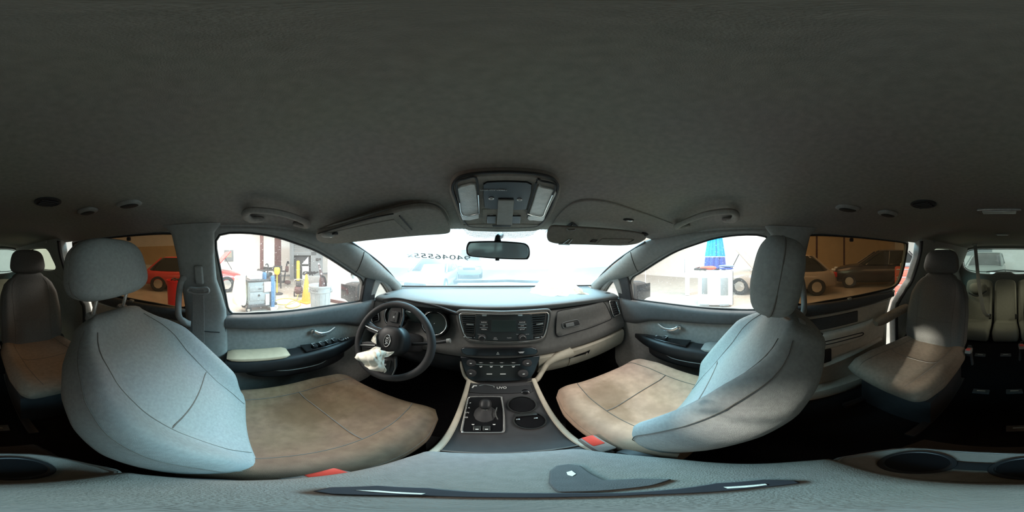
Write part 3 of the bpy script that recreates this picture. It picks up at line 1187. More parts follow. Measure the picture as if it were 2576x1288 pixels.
onfascia('handle_well', [(1418, 814), (1452, 807), (1455, 816), (1420, 823)], 0.008, 0.014, M['black'], ugb, 0.001)
onfascia('handle_paddle', [(1418, 814), (1439, 810), (1441, 819), (1420, 823)], 0.013, 0.017, M['dash_pad'], ugb, 0.002, label='pale paddle handle')


# vents: frame, well, slats, tab
def vent(poly, nsl, name, lb=None, tabside=1):
    P = [fascia_pt(a, b, 0.004) for a, b in poly]
    c = sum(P, Vector())/4
    n_ = (P[1]-P[0]).cross(P[3]-P[0]).normalized()
    if n_.dot(CP-c) < 0:
        n_ = -n_
    well = MB().prism([p-n_*0.002 for p in P], n_*0.004).build(name, M['black'], dash, label=lb)
    fr_ = spline([p+n_*0.006 for p in P for _ in (0,)], 5, True)
    loop = []
    for i in range(4):
        a, b = P[i], P[(i+1) % 4]
        loop += [a.lerp(b, 0.12), a.lerp(b, 0.5), a.lerp(b, 0.88)]
    MB().tube([p+n_*0.006 for p in spline(loop, 3, True)], 0.0035, 6, closed=True).build('vent_rim', M['satin'], well)
    for k in range(nsl):
        t = (k+0.6)/(nsl+0.9)
        a, b = P[0].lerp(P[3], t), P[1].lerp(P[2], t)
        a, b = a.lerp(b, 0.05), b.lerp(a, 0.05)
        d = (b-a).normalized()
        up = n_.cross(d).normalized()
        h = (P[3]-P[0]).length/(nsl+0.9)
        q = [a+n_*0.002, b+n_*0.002, b+n_*0.010-up*h*0.12, a+n_*0.010-up*h*0.12]
        MB().prism(q, up*h*0.22).build('slat', M['black_soft'], well)
    return well, P, n_


# right end vent
vent([(1530, 758), (1547, 757), (1558, 790), (1542, 797)], 6, 'end_vent', 'passenger end air vent')
# defroster grille on the pad corner
def defroster(s, p):
    mb = MB().ball(p, (0.048, 0.022, 0.006), 2.4)
    g = mb.build('defroster_grille', M['black'], dash)
    for k in range(5):
        MB().box(p+Vector((-0.03+0.015*k, 0, 0.005)), (0.006, 0.03, 0.004), Euler((0, 0, 0.5))).build('grille_bar', M['black_soft'], g)


defroster(1, Vector((0.69, 0.885, -0.272)))
defroster(-1, Vector((-0.69, 0.885, -0.272)))
# driver end vent behind the wheel
vent([(934, 778), (952, 776), (956, 806), (938, 812)], 6, 'end_vent', 'driver end air vent')

# ---- centre stack on its own tilted plane
SN = Vector((0, -1, 0.10)).normalized()
SD = SN.dot(Vector((0, 0.706, -0.25)))


def sp(px, py, off=0.0):
    return onplane(px, py, SN, SD+off)


def plate(name, poly, t0, t1, m, parent, f=sp, nrm=SN, bev=0.0012, n=0, label=None):
    pts = spline([(a, b, 0) for a, b in poly], n, True) if n else [Vector((a, b, 0)) for a, b in poly]
    return MB().prism([f(p.x, p.y)+nrm*t0 for p in pts], nrm*(t1-t0)).build(name, m, parent, bev=bev, label=label)


ol = [(1157, 793), (1160, 788), (1170, 786), (1220, 788), (1268, 789), (1320, 787), (1367, 784), (1376, 787), (1378, 795), (1374, 820), (1367, 842), (1359, 850), (1340, 854), (1300, 857), (1265, 858), (1225, 856), (1192, 853), (1178, 849), (1169, 838), (1161, 815)]
stack = plate('centre_stack', ol, -0.03, 0.010, M['black_soft'], dash, bev=0.002, n=2, label='black centre stack with radio between two air vents')
MB().tube([sp(p.x, p.y)+SN*0.011 for p in spline([(a, b, 0) for a, b in ol], 4, True)], 0.0036, 8, closed=True).build('stack_rim', M['chrome'], dash, label='chrome rim')
ol2 = [(c0[0], c0[1]) for c0 in [(1268+(a-1268)*1.045, 822+(b-822)*1.12) for a, b in ol]]
MB().tube([sp(p.x, p.y)+SN*0.004 for p in spline([(a, b, 0) for a, b in ol2], 4, True)], 0.008, 8, closed=True).build('stack_surround', M['dash_face'], dash)
radio = plate('radio', [(1199, 790), (1268, 791), (1336, 789), (1339, 820), (1340, 850), (1268, 855), (1196, 851), (1197, 820)], 0.010, 0.016, M['radio'], dash, bev=0.001)
plate('display', [(1237, 803), (1297, 803), (1297, 831), (1236, 831)], 0.0161, 0.0175, M['screen'], radio)
plate('display_surround', [(1229, 800), (1303, 800), (1302, 834), (1228, 834)], 0.0155, 0.0166, M['radio'], radio)
plate('disc_slot', [(1231, 790.5), (1295, 790.5), (1295, 792.5), (1231, 792.5)], 0.0155, 0.0166, M['black'], radio, bev=0.0002)
for (a, b) in ((1219, 791.5), (1307, 791)):
    plate('top_key', [(a-6, b-1.8), (a+6, b-1.8), (a+5, b+1.6), (a-5, b+1.6)], 0.0155, 0.018, M['satin'], radio, bev=0.0006)
for cx, names in ((1218, ('RADIO', 'CD', 'MEDIA')), (1312, ('PHONE', 'UVO', 'SETUP'))):
    for k, nmz in enumerate(names):
        y = 808+8.6*k
        kb = plate('radio_key', [(cx-10, y-3.6), (cx+10, y-3.6), (cx+10, y+3.6), (cx-10, y+3.6)], 0.0155, 0.0185, M['black_soft'], radio, bev=0.0008)
        text('key_lettering', nmz, 0.0075, frame(sp(cx, y)+SN*0.0187, Vector((1, 0, 0)), Vector((0, 0.15, 1))), M['print'], radio)
        if k < 2:
            plate('key_bar', [(cx-10, y+3.8), (cx+10, y+3.8), (cx+10, y+4.9), (cx-10, y+4.9)], 0.0155, 0.0192, M['satin'], radio, bev=0.0002)
for cx in (1214, 1312):
    c = sp(cx, 845)
    MB().lathe([(0, 0), (0.0165, 0), (0.0165, 0.014), (0.014, 0.020), (0.011, 0.020), (0.010, 0.018), (0, 0.018)], c+SN*0.014, SN, 28).build('volume_knob', M['black_soft'], radio)
    MB().tube([c+SN*0.033+Vector((0.0125*math.cos(q*PI/12), 0, 0.0125*math.sin(q*PI/12))) for q in range(24)], 0.0011, 6, closed=True).build('knob_ring', M['chrome'], radio)
for px, py, tx, sz in ((1206, 838, 'PUSH', .005), (1300, 838, 'FILE', .005), (1325, 838, 'ENTER', .005), (1246, 847, 'SEEK', .006), (1280, 847, 'TRACK', .006)):
    text('key_lettering', tx, sz, frame(sp(px, py)+SN*0.0165, Vector((1, 0, 0)), Vector((0, 0.15, 1))), M['print_grey'], radio)
text('key_lettering', 'TRACK', 0.006, frame(sp(1246, 850.5)+SN*0.0165, Vector((1, 0, 0)), Vector((0, 0.15, 1))), M['print_grey'], radio)
for (P4, tab) in (([(1161, 789), (1198, 790), (1194, 841), (1170, 838)], 1), ([(1331, 789), (1371, 787), (1363, 838), (1334, 842)], -1)):
    P = [sp(a, b) for a, b in P4]
    w_ = MB().prism([p+SN*0.008 for p in P], SN*0.004).build('centre_vent', M['black'], dash)
    loop = []
    for i in range(4):
        a, b = P[i], P[(i+1) % 4]
        loop += [a.lerp(b, 0.06), a.lerp(b, 0.5), a.lerp(b, 0.94)]
    MB().tube([p+SN*0.013 for p in spline(loop, 3, True)], 0.0022, 6, closed=True).build('vent_rim', M['dash_face'], stack)
    for k in range(9):
        t = (k+0.7)/9.5
        a, b = P[0].lerp(P[3], t), P[1].lerp(P[2], t)
        a, b = a.lerp(b, 0.06), b.lerp(a, 0.06)
        h = (P[3]-P[0]).length/9.5
        q = [a+SN*0.010, b+SN*0.010, b+SN*0.019-Vector((0, 0, h*0.2)), a+SN*0.019-Vector((0, 0, h*0.2))]
        MB().prism(q, Vector((0, 0, h*0.26))).build('slat', M['radio'], stack)
    c = P[0].lerp(P[3], 0.45).lerp(P[1].lerp(P[2], 0.45), 0.62)
    MB().box(c+SN*0.02, (0.032, 0.006, 0.006), bev=0.002).build('vent_tab', M['satin'], stack)
    c = P[3].lerp(P[2], 0.5)+Vector((0, 0, -0.014))
    MB().box(c+SN*0.014, (0.024, 0.006, 0.006), bev=0.002).build('vent_slider', M['satin'], stack)
    for sg in (-1, 1):
        MB().ball(c+SN*0.012+Vector((sg*0.022, 0, 0)), (0.0035, 0.002, 0.0035)).build('slider_mark', M['print_grey'], stack)

# black strip with hazard key under the stack
S2N = Vector((0, -1, 0.22)).normalized()
S2D = S2N.dot(Vector((0, 0.662, -0.47)))


def sp2(px, py):
    return onplane(px, py, S2N, S2D)


st = plate('switch_strip', [(1160, 876), (1170, 873), (1268, 874), (1335, 872), (1349, 876), (1352, 884), (1345, 890), (1268, 893), (1175, 892), (1163, 886)], -0.005, 0.012, M['gloss'], dash, sp2, S2N, 0.003)
MB().tube([sp2(a, b)+S2N*0.0125 for a, b in ((1249.5, 889), (1252.3, 883.5), (1255.2, 889))], 0.0009, 5, closed=True).build('hazard_mark', M['print'], st)
plate('warning_mark', [(1302, 883), (1318, 882), (1316, 884.5), (1315, 886), (1306, 886.3), (1305, 884.8)], 0.012, 0.0126, M['print_grey'], st, sp2, S2N, 0.0001)

# climate panel
S3N = Vector((0, -1, 0.45)).normalized()
S3D = S3N.dot(Vector((0, 0.655, -0.52)))


def sp3(px, py):
    return onplane(px, py, S3N, S3D)


cl = plate('climate_panel', [(1158, 897), (1268, 901), (1358, 894), (1356, 905), (1345, 935), (1335, 950), (1318, 956), (1190, 957), (1177, 950), (1166, 925)], -0.02, 0.006, M['gloss'], dash, sp3, S3N, 0.003, label='gloss black climate control panel')
plate('climate_bar', [(1196, 914.5), (1308, 916), (1308, 917.5), (1196, 916)], 0.006, 0.0085, M['satin'], cl, sp3, S3N, 0.0003)
for a, b, r in ((1186, 912, .020), (1325, 912, .020), (1186, 937, .021), (1315, 938, .021)):
    c = sp3(a, b)
    MB().lathe([(0, 0), (r, 0), (r*0.94, 0.012), (r*0.8, 0.016), (r*0.55, 0.017), (0, 0.017)], c+S3N*0.005, S3N, 28).build('climate_knob', M['black_soft'], cl)
    MB().tube([c+S3N*0.019+Vector((1, 0, 0))*(r*0.72*math.cos(q*PI/12))+Vector((0, 0.41, 0.91))*(r*0.72*math.sin(q*PI/12)) for q in range(24)], 0.0011, 6, closed=True).build('knob_ring', M['satin'], cl)
    MB().box(c+S3N*0.023, (0.008, 0.003, 0.003)).build('knob_mark', M['print'], cl)
for k, a in enumerate((1210, 1236, 1262, 1291)):
    plate('climate_key', [(a-7, 909.5), (a+7, 910), (a+7, 913), (a-7, 912.5)], 0.006, 0.0085, M['radio'], cl, sp3, S3N, 0.0005)
    plate('key_mark', [(a-4, 910.8), (a+4, 910.8), (a+3, 912.2), (a-3, 912.2)], 0.0086, 0.009, M['print_grey'], cl, sp3, S3N, 0.0001)
    plate('key_mark', [(a-4, 920), (a-1, 921), (a+4, 919.5), (a+2, 923), (a-2, 923.5)], 0.006, 0.0066, M['print'], cl, sp3, S3N, 0.0001)
for a in (1231, 1265):
    plate('key_mark', [(a-7, 939), (a+7, 939), (a+7, 941), (a-7, 941)], 0.006, 0.0066, M['print'], cl, sp3, S3N, 0.0001)

# pale U-shaped trim round the climate panel
up = spline([(0.315, 0.695, -0.515), (0.245, 0.675, -0.520), (0.195, 0.660, -0.545), (0.165, 0.640, -0.580), (0.135, 0.618, -0.610), (0.09, 0.608, -0.622), (-0.06, 0.608, -0.622), (-0.105, 0.612, -0.612), (-0.14, 0.630, -0.585), (-0.160, 0.66, -0.545), (-0.170, 0.69, -0.52)], 6)
wd = [0.040, 0.026, 0.013, 0.0115, 0.0125, 0.0125, 0.0115, 0.010, 0.008, 0.007, 0.004]
rr_ = [lerp(k/6, [(i, w_) for i, w_ in enumerate(wd)]) for k in range(len(up))]
MB().tube(up, rr_, 10, flat=0.9).build('stack_trim', M['beige'], dash, label='beige U-shaped trim')

# glove box: pale strip, lid, latch
def lowstrip(x0, x1, prof, name, m, parent=dash, n=24, lb=None):
    rows = []
    for i in range(n+1):
        x = x0+(x1-x0)*i/n
        dz = -0.03*(abs(x)/0.77)**2
        rows.append([Vector((x, dash_y(x)+o_, z+dz)) for o_, z in prof])
    return MB().grid(rows, (0, 0.025, 0)).build(name, m, parent, bev=0.003, label=lb)


gb = lowstrip(0.315, 0.745, [(0.02, -0.492), (-0.026, -0.495), (-0.036, -0.505), (-0.038, -0.535), (-0.030, -0.585), (-0.012, -0.622), (0.03, -0.640), (0.10, -0.648)], 'glove_box_lid', M['beige'], lb='beige glove box lid')
lowstrip(0.16, 0.311, [(0.02, -0.492), (-0.026, -0.495), (-0.036, -0.505), (-0.038, -0.535), (-0.030, -0.585), (-0.012, -0.622), (0.03, -0.640), (0.10, -0.648)], 'dash_end_trim', M['beige'], n=8)
def gbp(px, py):
    r = ray(px, py)
    lo, hi = 0.3, 2.0
    for _ in range(40):
        k = (lo+hi)/2
        p = CP+r*k
        dz = -0.03*(abs(p.x)/0.77)**2
        o_ = lerp(-(p.z-dz), [(0.495, -0.026), (0.505, -0.036), (0.535, -0.038), (0.585, -0.030), (0.622, -0.012), (0.640, 0.03), (0.648, 0.10)])
        if p.y > dash_y(p.x)+o_:
            hi = k
        else:
            lo = k
    return CP+r*(lo-0.003)


hs = [gbp(a, b) for a, b in ((1432, 902), (1450, 893), (1475, 884), (1484, 880), (1480, 888), (1462, 897), (1440, 905))]
MB().prism(hs, Vector((-0.002, -0.006, 0.002))).build('latch_recess', M['black'], gb)
hs = [gbp(a, b) for a, b in ((1458, 893), (1477, 886), (1474, 891), (1461, 898))]
MB().prism(hs, Vector((-0.004, -0.013, 0.004))).build('latch_handle', M['airbag'], gb)
# driver knee panel
lowstrip(-0.745, -0.13, [(0.03, -0.49), (-0.02, -0.497), (-0.026, -0.53), (0.0, -0.60), (0.05, -0.66), (0.14, -0.70)], 'knee_panel', M['black_soft'])
# under-dash shroud in the passenger footwell
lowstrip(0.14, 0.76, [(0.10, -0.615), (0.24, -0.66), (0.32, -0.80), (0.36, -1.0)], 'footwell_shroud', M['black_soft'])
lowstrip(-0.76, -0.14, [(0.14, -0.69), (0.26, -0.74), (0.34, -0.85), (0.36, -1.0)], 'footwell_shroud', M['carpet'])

# gauges in the binnacle
for gx, lb in ((-0.300, None), (-0.525, None)):
    c = Vector((gx, 0.728, -0.338))
    ax = Vector((0.0, -1, 0.30)).normalized()
    gz = MB().lathe([(0.072, 0.0), (0.075, 0.012), (0.068, 0.026), (0.060, 0.028), (0.058, 0.010), (0.0, 0.010)], c-ax*0.004, ax, 40).build('gauge', M['gloss'], dash)
    MB().tube([c+ax*0.024+Vector((1, 0, 0))*(0.060*math.cos(q*PI/20))+Vector((0, 0.29, 0.957))*(0.060*math.sin(q*PI/20)) for q in range(40)], 0.0022, 6, closed=True).build('gauge_ring', M['chrome'], gz)
    MB().lathe([(0, 0), (0.056, 0), (0.056, 0.002), (0, 0.002)], c+ax*0.007, ax, 32).build('gauge_dial', M['screen'], gz)
    MB().tube([c+ax*0.011, c+ax*0.011+Vector((-0.026, 0.009, -0.03))], [0.002, 0.0008], 6).build('needle', M['print_grey'], gz)
MB().box((-0.413, 0.735, -0.325), (0.11, 0.02, 0.07), Euler((0.29, 0, 0)), bev=0.01).build('trip_display', M['screen'], dash)
rows = []
for i in range(25):
    x = -0.64+0.46*i/24
    rows.append([Vector((x, 0.685+0.16*x*x+0.09*t, -0.246+0.020*hoodbump(x)-0.02*(1-hoodbump(x))-0.015*t)) for t in (0, 0.5, 1)])
MB().grid(rows, (0, 0, -0.012)).build('gauge_hood', M['black_soft'], dash, bev=0.004)

# ================================================================== centre console
con = thing('centre_console', 'centre console between the front seats, black top, beige side rails and grey padded lid', 'console', (0, 0.1, -1.05))


def con_z(y):
    return lerp(y, [(-0.3, -0.66), (0.18, -0.665), (0.30, -0.690), (0.58, -0.610), (0.64, -0.595)])


rings = []
for y, wd_ in [(0.66, 0.128), (0.55, 0.128), (0.42, 0.128), (0.30, 0.130), (0.20, 0.135), (0.0, 0.14), (-0.24, 0.14), (-0.28, 0.13)]:
    z = con_z(y)-0.006
    rings.append([Vector((a*wd_, y, b)) for a, b in ((-1, z-0.02), (-0.93, z), (0, z), (0.93, z), (1, z-0.02), (1.05, -1.05), (0, -1.05), (-1.05, -1.05))])
MB().loft(rings).build('console_body', M['black_soft'], con, angle=0.5)
# top plate
rows = []
for k in range(13):
    y = 0.205+0.40*k/12
    rows.append([Vector((x*0.122, y, con_z(y))) for x in (-1, -0.5, 0, 0.5, 1)])
MB().grid(rows, (0, 0, -0.015)).build('console_top', M['black_soft'], con)
for s in (-1, 1):
    pts = spline([Vector((s*0.124, y, con_z(y)+0.006)) for y in (0.615, 0.55, 0.45, 0.36, 0.28, 0.20, 0.10)], 4)
    MB().tube(pts, 0.0085, 8, flat=0.8).build('side_rail', M['beige'], con, label='beige side rail')


def cz(px, py, off=0.0):
    """point on the sloping console top"""
    r = ray(px, py)
    lo, hi = 0.2, 1.6
    for _ in range(40):
        k = (lo+hi)/2
        p = CP+r*k
        if p.z < con_z(p.y)+off:
            hi = k
        else:
            lo = k
    return CP+r*lo


UPN = Vector((0, -0.27, 0.963)).normalized()
# USB tray with lettering
tr = MB().prism([cz(1185, 969), cz(1335, 969), cz(1340, 986), cz(1180, 988)], UPN*0.004).build('front_tray', M['black'], con, bev=0.002)
text('tray_lettering', 'UVO', 0.017, frame(cz(1262, 977)+UPN*0.006, Vector((1, 0, 0)), Vector((0, 0.96, 0.27))), M['print'], con)
MB().tube([cz(1188, 977)+UPN*0.006, cz(1192, 972)+UPN*0.006, cz(1200, 972)+UPN*0.006], 0.003, 6).build('charge_plug', M['print'], con)
MB().tube(spline([cz(a, b)+UPN*0.006 for a, b in ((1205, 972), (1220, 969), (1240, 972), (1243, 976))], 4), 0.0016, 6).build('tray_lip', M['satin'], con)
lt = cz(1322, 986)
MB().lathe([(0.014, -0.01), (0.014, 0.004), (0.010, 0.006), (0, 0.006)], lt, UPN, 20).build('power_socket', M['gloss'], con)
# shifter surround, boot, lever
so = [(1180, 1000), (1192, 998), (1255, 998), (1262, 1004), (1267, 1040), (1268, 1076), (1266, 1085), (1256, 1088), (1172, 1088), (1163, 1085), (1162, 1078), (1168, 1048), (1176, 1008)]
gp = MB().prism([cz(a, b) for a, b in so], UPN*0.003).build('shifter_plate', M['gloss'], con, bev=0.001)
MB().tube([cz(p.x, p.y, 0.004) for p in spline([(a, b, 0) for a, b in so], 4, True)], 0.0028, 8, closed=True).build('shifter_rim', M['chrome'], con, label='chrome rim')
b0 = cz(1220, 1042)
rings = []
for t, sx_, sy_ in [(0, 0.032, 0.046), (0.25, 0.029, 0.040), (0.5, 0.020, 0.028), (0.75, 0.014, 0.018), (1, 0.011, 0.012)]:
    rings.append([b0+UPN*(0.032*t)+Vector((0, 0.02*t, 0))+Vector((sx_*math.cos(q*PI/12)*(1+0.05*math.cos(3*q)), sy_*math.sin(q*PI/12)*0.96, sy_*math.sin(q*PI/12)*0.27)) for q in range(24)])
MB().loft(rings).build('shifter_boot', M['black_soft'], gp)
MB().tube([b0+UPN*0.028+Vector((0, 0.016, 0)), b0+UPN*0.050+Vector((0, 0.030, 0))], 0.008, 10).build('shift_lever', M['satin'], gp)
MB().ball(b0+UPN*0.056+Vector((0, 0.035, 0.0)), (0.018, 0.026, 0.017), 2.4, Euler((0.5, 0, 0)).to_matrix()).build('shift_knob', M['black'], gp)
MB().tube(spline([cz(1250, 1025, 0.02), cz(1246, 1040, 0.02), cz(1252, 1055, 0.012)], 5), 0.0016, 6).build('boot_piping', M['satin'], gp)
for k, ch in enumerate('PRND'):
    text('gear_letter', ch, 0.009, frame(cz(1183-k*3.0, 1014+k*12, 0.0045), Vector((1, 0, 0)), Vector((0, 0.96, 0.27))), M['print'], gp)
for a, b in ((1200, 1078), (1224, 1078)):
    MB().prism([cz(a-10, b-6), cz(a+10, b-6), cz(a+10, b+6), cz(a-10, b+6)], UPN*0.008).build('console_switch', M['radio'], gp, bev=0.002)
    MB().prism([cz(a-4, b+1, .009), cz(a+4, b+1, .009), cz(a+4, b+3, .009), cz(a-4, b+3, .009)], UPN*0.0006).build('switch_mark', M['print'], gp)
for a in (1190, 1243):
    MB().prism([cz(a-4, 1067, .004), cz(a+4, 1067, .004), cz(a+2, 1069, .004), cz(a-2, 1069, .004)], UPN*0.0008).build('switch_mark', M['print'], gp)


# cup holders: flush discs whose black stands in for the shade of wells
def cup(name, c, r, depth, rim_m, well_m, parent, ax=UPN, coin=False):
    w_ = MB().lathe([(r*1.08, 0.0), (r*1.06, 0.005), (r, 0.005), (r*0.96, -0.002), (r*0.90, -depth*0), (r*0.9, 0.0008), (0, 0.0008)], c, ax, 32).build(name, well_m, parent)
    MB().tube([c+ax*0.004+Vector((r*1.03*math.cos(q*PI/16), r*1.03*math.sin(q*PI/16)*0.963, r*1.03*math.sin(q*PI/16)*0.27*(1 if ax is UPN else 0))) for q in range(32)], 0.0022, 6, closed=True).build('cup_rim', rim_m, w_)
    return w_


c1, c2 = cz(1313, 1018, 0.001), cz(1333, 1058, 0.001)
cup('cup_holder', c1, 0.042, 0.06, M['radio'], M['gloss'], con)
cup('cup_holder', c2, 0.040, 0.06, M['radio'], M['gloss'], con)
MB().box(cz(1322, 1041, 0.003), (0.06, 0.03, 0.004), Euler((-0.27, 0, 0)), bev=0.001).build('cup_bridge', M['radio'], con)
for a, b in ((1303, 1055), (1348, 1052)):
    MB().box(cz(a, b, 0.006), (0.010, 0.006, 0.004), bev=0.001).build('cup_grip', M['satin'], con)
# dark drop between the console top and the lid
MB().box((0, 0.20, con_z(0.2)+0.012), (0.235, 0.018, 0.022), bev=0.005).build('console_step', M['black'], con)
MB().box((0, 0.255, con_z(0.25)+0.003), (0.236, 0.006, 0.004), bev=0.001).build('console_seam', M['dash_face'], con)
# padded lid: rounded outline, pillowed top
LZ = -0.545
lo_ = smooth2([(-0.095, 0.205), (0.06, 0.205), (0.105, 0.165), (0.138, 0.09), (0.140, 0.0), (0.140, -0.07), (0.12, -0.095), (0.0, -0.098), (-0.12, -0.095), (-0.140, -0.07), (-0.140, 0.0), (-0.138, 0.10), (-0.125, 0.18)], 5)
rings = []
for k, (f_, z) in enumerate([(0.97, LZ-0.055), (0.99, LZ-0.048), (1.0, LZ-0.030), (1.0, LZ-0.016), (0.985, LZ-0.006), (0.95, LZ), (0.8, LZ+0.002), (0.5, LZ+0.003), (0.05, LZ+0.003)]):
    rings.append([Vector((a*f_, 0.05+(b-0.05)*f_, z)) for a, b in lo_])
lid = MB().loft(rings).build('console_lid', M['lid'], con, label='grey padded armrest lid', angle=1.2)
MB().tube([Vector((a*1.0, 0.05+(b-0.05)*1.0, LZ-0.034)) for a, b in lo_][::2], 0.002, 5, closed=True).build('lid_seam', M['seam'], con)
rings = []
for f_, z in ((0.96, LZ-0.055), (0.95, -0.66)):
    rings.append([Vector((a*f_, 0.04+(b-0.05)*f_, z)) for a, b in lo_])
MB().loft(rings).build('lid_bin', M['black'], con)
# rear deck of the console with two cup holders for the second row
rd = smooth2([(-0.135, -0.09), (0.0, -0.10), (0.135, -0.09), (0.142, -0.15), (0.11, -0.205), (0.04, -0.225), (-0.04, -0.225), (-0.11, -0.205), (-0.142, -0.15)], 5)
RZ = -0.592
MB().prism([Vector((a, b, RZ-0.03)) for a, b in rd], (0, 0, 0.03)).build('rear_deck', M['lid'], con, bev=0.008)
MB().prism([Vector((a*0.93, b+0.01, -1.0)) for a, b in rd], (0, 0, 0.385)).build('rear_face', M['black_soft'], con, bev=0.008)
MB().tube([Vector((a*0.96, -0.16+(b+0.16)*0.94, RZ+0.002)) for a, b in rd][::2], 0.0028, 6, closed=True).build('deck_rim', M['satin'], con)
for s in (-1, 1):
    cpt = Vector((0.004+s*0.062, -0.160, RZ+0.0006))
    w_ = MB().lathe([(0.046, 0.0), (0.045, 0.004), (0.040, 0.004), (0.037, 0.001), (0, 0.001)], cpt, (0, 0, 1), 32).build('cup_holder', M['black'], con)
    MB().lathe([(0.0375, 0.0), (0.0375, 0.0018), (0, 0.0018)], cpt, (0, 0, 1), 28).build('cup_liner', M['gloss'], w_)
MB().box((0.004, -0.166, RZ+0.001), (0.05, 0.030, 0.004), bev=0.001).build('cup_bridge', M['black'], con)

# camera stand foot lying on the lid
stn = thing('camera_stand', 'dark flat curved camera stand foot with pale slots on the grey console lid', 'stand', (0, 0.04, LZ))
def lidp(px, py, dz=0.004):
    return onplane(px, py, (0, 0, 1), LZ+dz)


top_ = [(785, 1236), (830, 1226), (950, 1222), (1080, 1228), (1200, 1238), (1300, 1240), (1440, 1240), (1560, 1240), (1680, 1232), (1800, 1216), (1920, 1207), (2000, 1209)]
bot_ = [(2015, 1216), (1900, 1228), (1760, 1240), (1620, 1245), (1440, 1251), (1250, 1252), (1060, 1247), (920, 1246), (830, 1243)]
foot = [lidp(a, b, 0.0035) for a, b in top_+bot_]
MB().prism(foot, (0, 0, 0.006)).build('foot_plate', M['tripod'], stn, bev=0.0015)
for q in ([(895, 1233), (940, 1237), (1060, 1244), (1070, 1241), (950, 1234)], [(1820, 1225), (1830, 1229), (1880, 1226), (1930, 1220), (1925, 1217)]):
    MB().prism([lidp(a, b, 0.0095) for a, b in q], (0, 0, 0.0012)).build('slot', M['airbag'], stn, label='pale slot')
tab = [(1380, 1215), (1383, 1185), (1400, 1172), (1430, 1168), (1460, 1172), (1485, 1190), (1520, 1208), (1610, 1204), (1690, 1206), (1640, 1222), (1500, 1236), (1400, 1238)]
MB().prism([lidp(a, b, 0.0035) for a, b in tab], (0, 0, 0.005)).build('foot_tab', M['door_pad'], stn, bev=0.0015)
MB().prism([lidp(a, b, 0.0088) for a, b in ((1425, 1188), (1438, 1184), (1449, 1192), (1440, 1198), (1428, 1195))], (0, 0, 0.001)).build('tab_hole', M['airbag'], stn, label='pale hole')

# ================================================================== seats
def backrest_shape(B, rec, L, W, prof, T=0.055, bol=0.045, top_round=0.16):
    ca, sa = math.cos(rec), math.sin(rec)
    et, en = Vector((0, -sa, ca)), Vector((0, ca, sa))

    def half(t):
        return W*lerp(t, prof)

    def front(u, t):      # u in -1..1
        w_ = half(t)
        b = bol*sstep(0.0, 0.25, t)*(1-sstep(0.72, 1.0, t))
        f = sstep(0.5, 0.86, abs(u))*b-0.010*math.cos(u*PI/2)*(1-t)
        e = max(0.0, 1-max(0, (abs(u)-0.80)/0.20)**2.2)**0.5
        n_ = (T*0.92+f)*e
        lean = 0.018*math.sin(PI*min(1, t*1.1))      # lumbar curve
        return Vector(B)+Vector((u*w_, 0, 0))+et*(t*L)+en*(n_+lean)

    def back(u, t):
        w_ = half(t)
        e = max(0.0, 1-max(0, (abs(u)-0.80)/0.20)**2.2)**0.5
        lean = 0.018*math.sin(PI*min(1, t*1.1))
        return Vector(B)+Vector((u*w_, 0, 0))+et*(t*L)+en*(lean-T*1.05*e)
    return front, back, et, en


def backrest_mesh(front, back, n=28, m=30):
    us = [math.copysign(1-(1-abs(v))**1.6, v) for v in [-1+2*k/n for k in range(n+1)]]
    rings = []
    ts = [k/m for k in range(m+1)]
    for t in ts:
        f_ = [front(u, t) for u in us]
        b_ = [back(u, t) for u in us[1:-1]][::-1]
        rings.append(f_+b_)
    # close the top with a dome
    c1 = [Vector(p) for p in rings[-1]]
    cen = sum(c1, Vector())/len(c1)
    et = (front(0, 1)-front(0, 0.9)).normalized()
    for k in range(1, 6):
        a = PI/2*k/6
        rings.append([cen+(p-cen)*math.cos(a)+et*(0.045*math.sin(a)) for p in c1])
    c0 = [Vector(p) for p in rings[0]]
    cen0 = sum(c0, Vector())/len(c0)
    pre = []
    for k in range(5, 0, -1):
        a = PI/2*k/6
        pre.append([cen0+(p-cen0)*math.cos(a)-et*(0.03*math.sin(a)) for p in c0])
    return pre+rings


def cushion_shape(cx, yr, yf, zr, zf, W, T=0.085, bol=0.026, taper=0.93):
    def half(s_):
        return W*lerp(s_, [(0, 0.90), (0.15, 1.0), (0.7, 1.0), (0.9, taper), (1.0, taper*0.88)])

    def top(u, s_):
        y = yr+(yf-yr)*s_
        z = zr+(zf-zr)*sstep(0, 1, s_)
        e = max(0.0, 1-max(0, (abs(u)-0.78)/0.22)**2.4)**0.5
        b = bol*sstep(0.45, 0.82, abs(u))*(1-0.6*sstep(0.6, 1, s_))
        crown = 0.012*math.cos(u*PI/2)*sstep(0.3, 0.8, s_)
        ff = 1-max(0, (s_-0.86)/0.14)**2.4
        return Vector((cx+u*half(s_), y, z-T*0.5+(T*0.5+b+crown)*e*max(0.0, ff)**0.5))

    def bot(u, s_):
        y = yr+(yf-yr)*s_
        z = zr+(zf-zr)*sstep(0, 1, s_)
        e = max(0.0, 1-max(0, (abs(u)-0.78)/0.22)**2.4)**0.5
        ff = 1-max(0, (s_-0.86)/0.14)**2.4
        return Vector((cx+u*half(s_), y, z-T*0.5-T*0.9*e*max(0.0, ff)**0.5))
    return top, bot


def cushion_mesh(top, bot, n=28, m=28):
    us = [math.copysign(1-(1-abs(v))**1.6, v) for v in [-1+2*k/n for k in range(n+1)]]
    rings = []
    for k in range(m+1):
        s_ = 1-(1-k/m)**1.5
        rings.append([top(u, s_) for u in us]+[bot(u, s_) for u in us[1:-1]][::-1])
    return rings


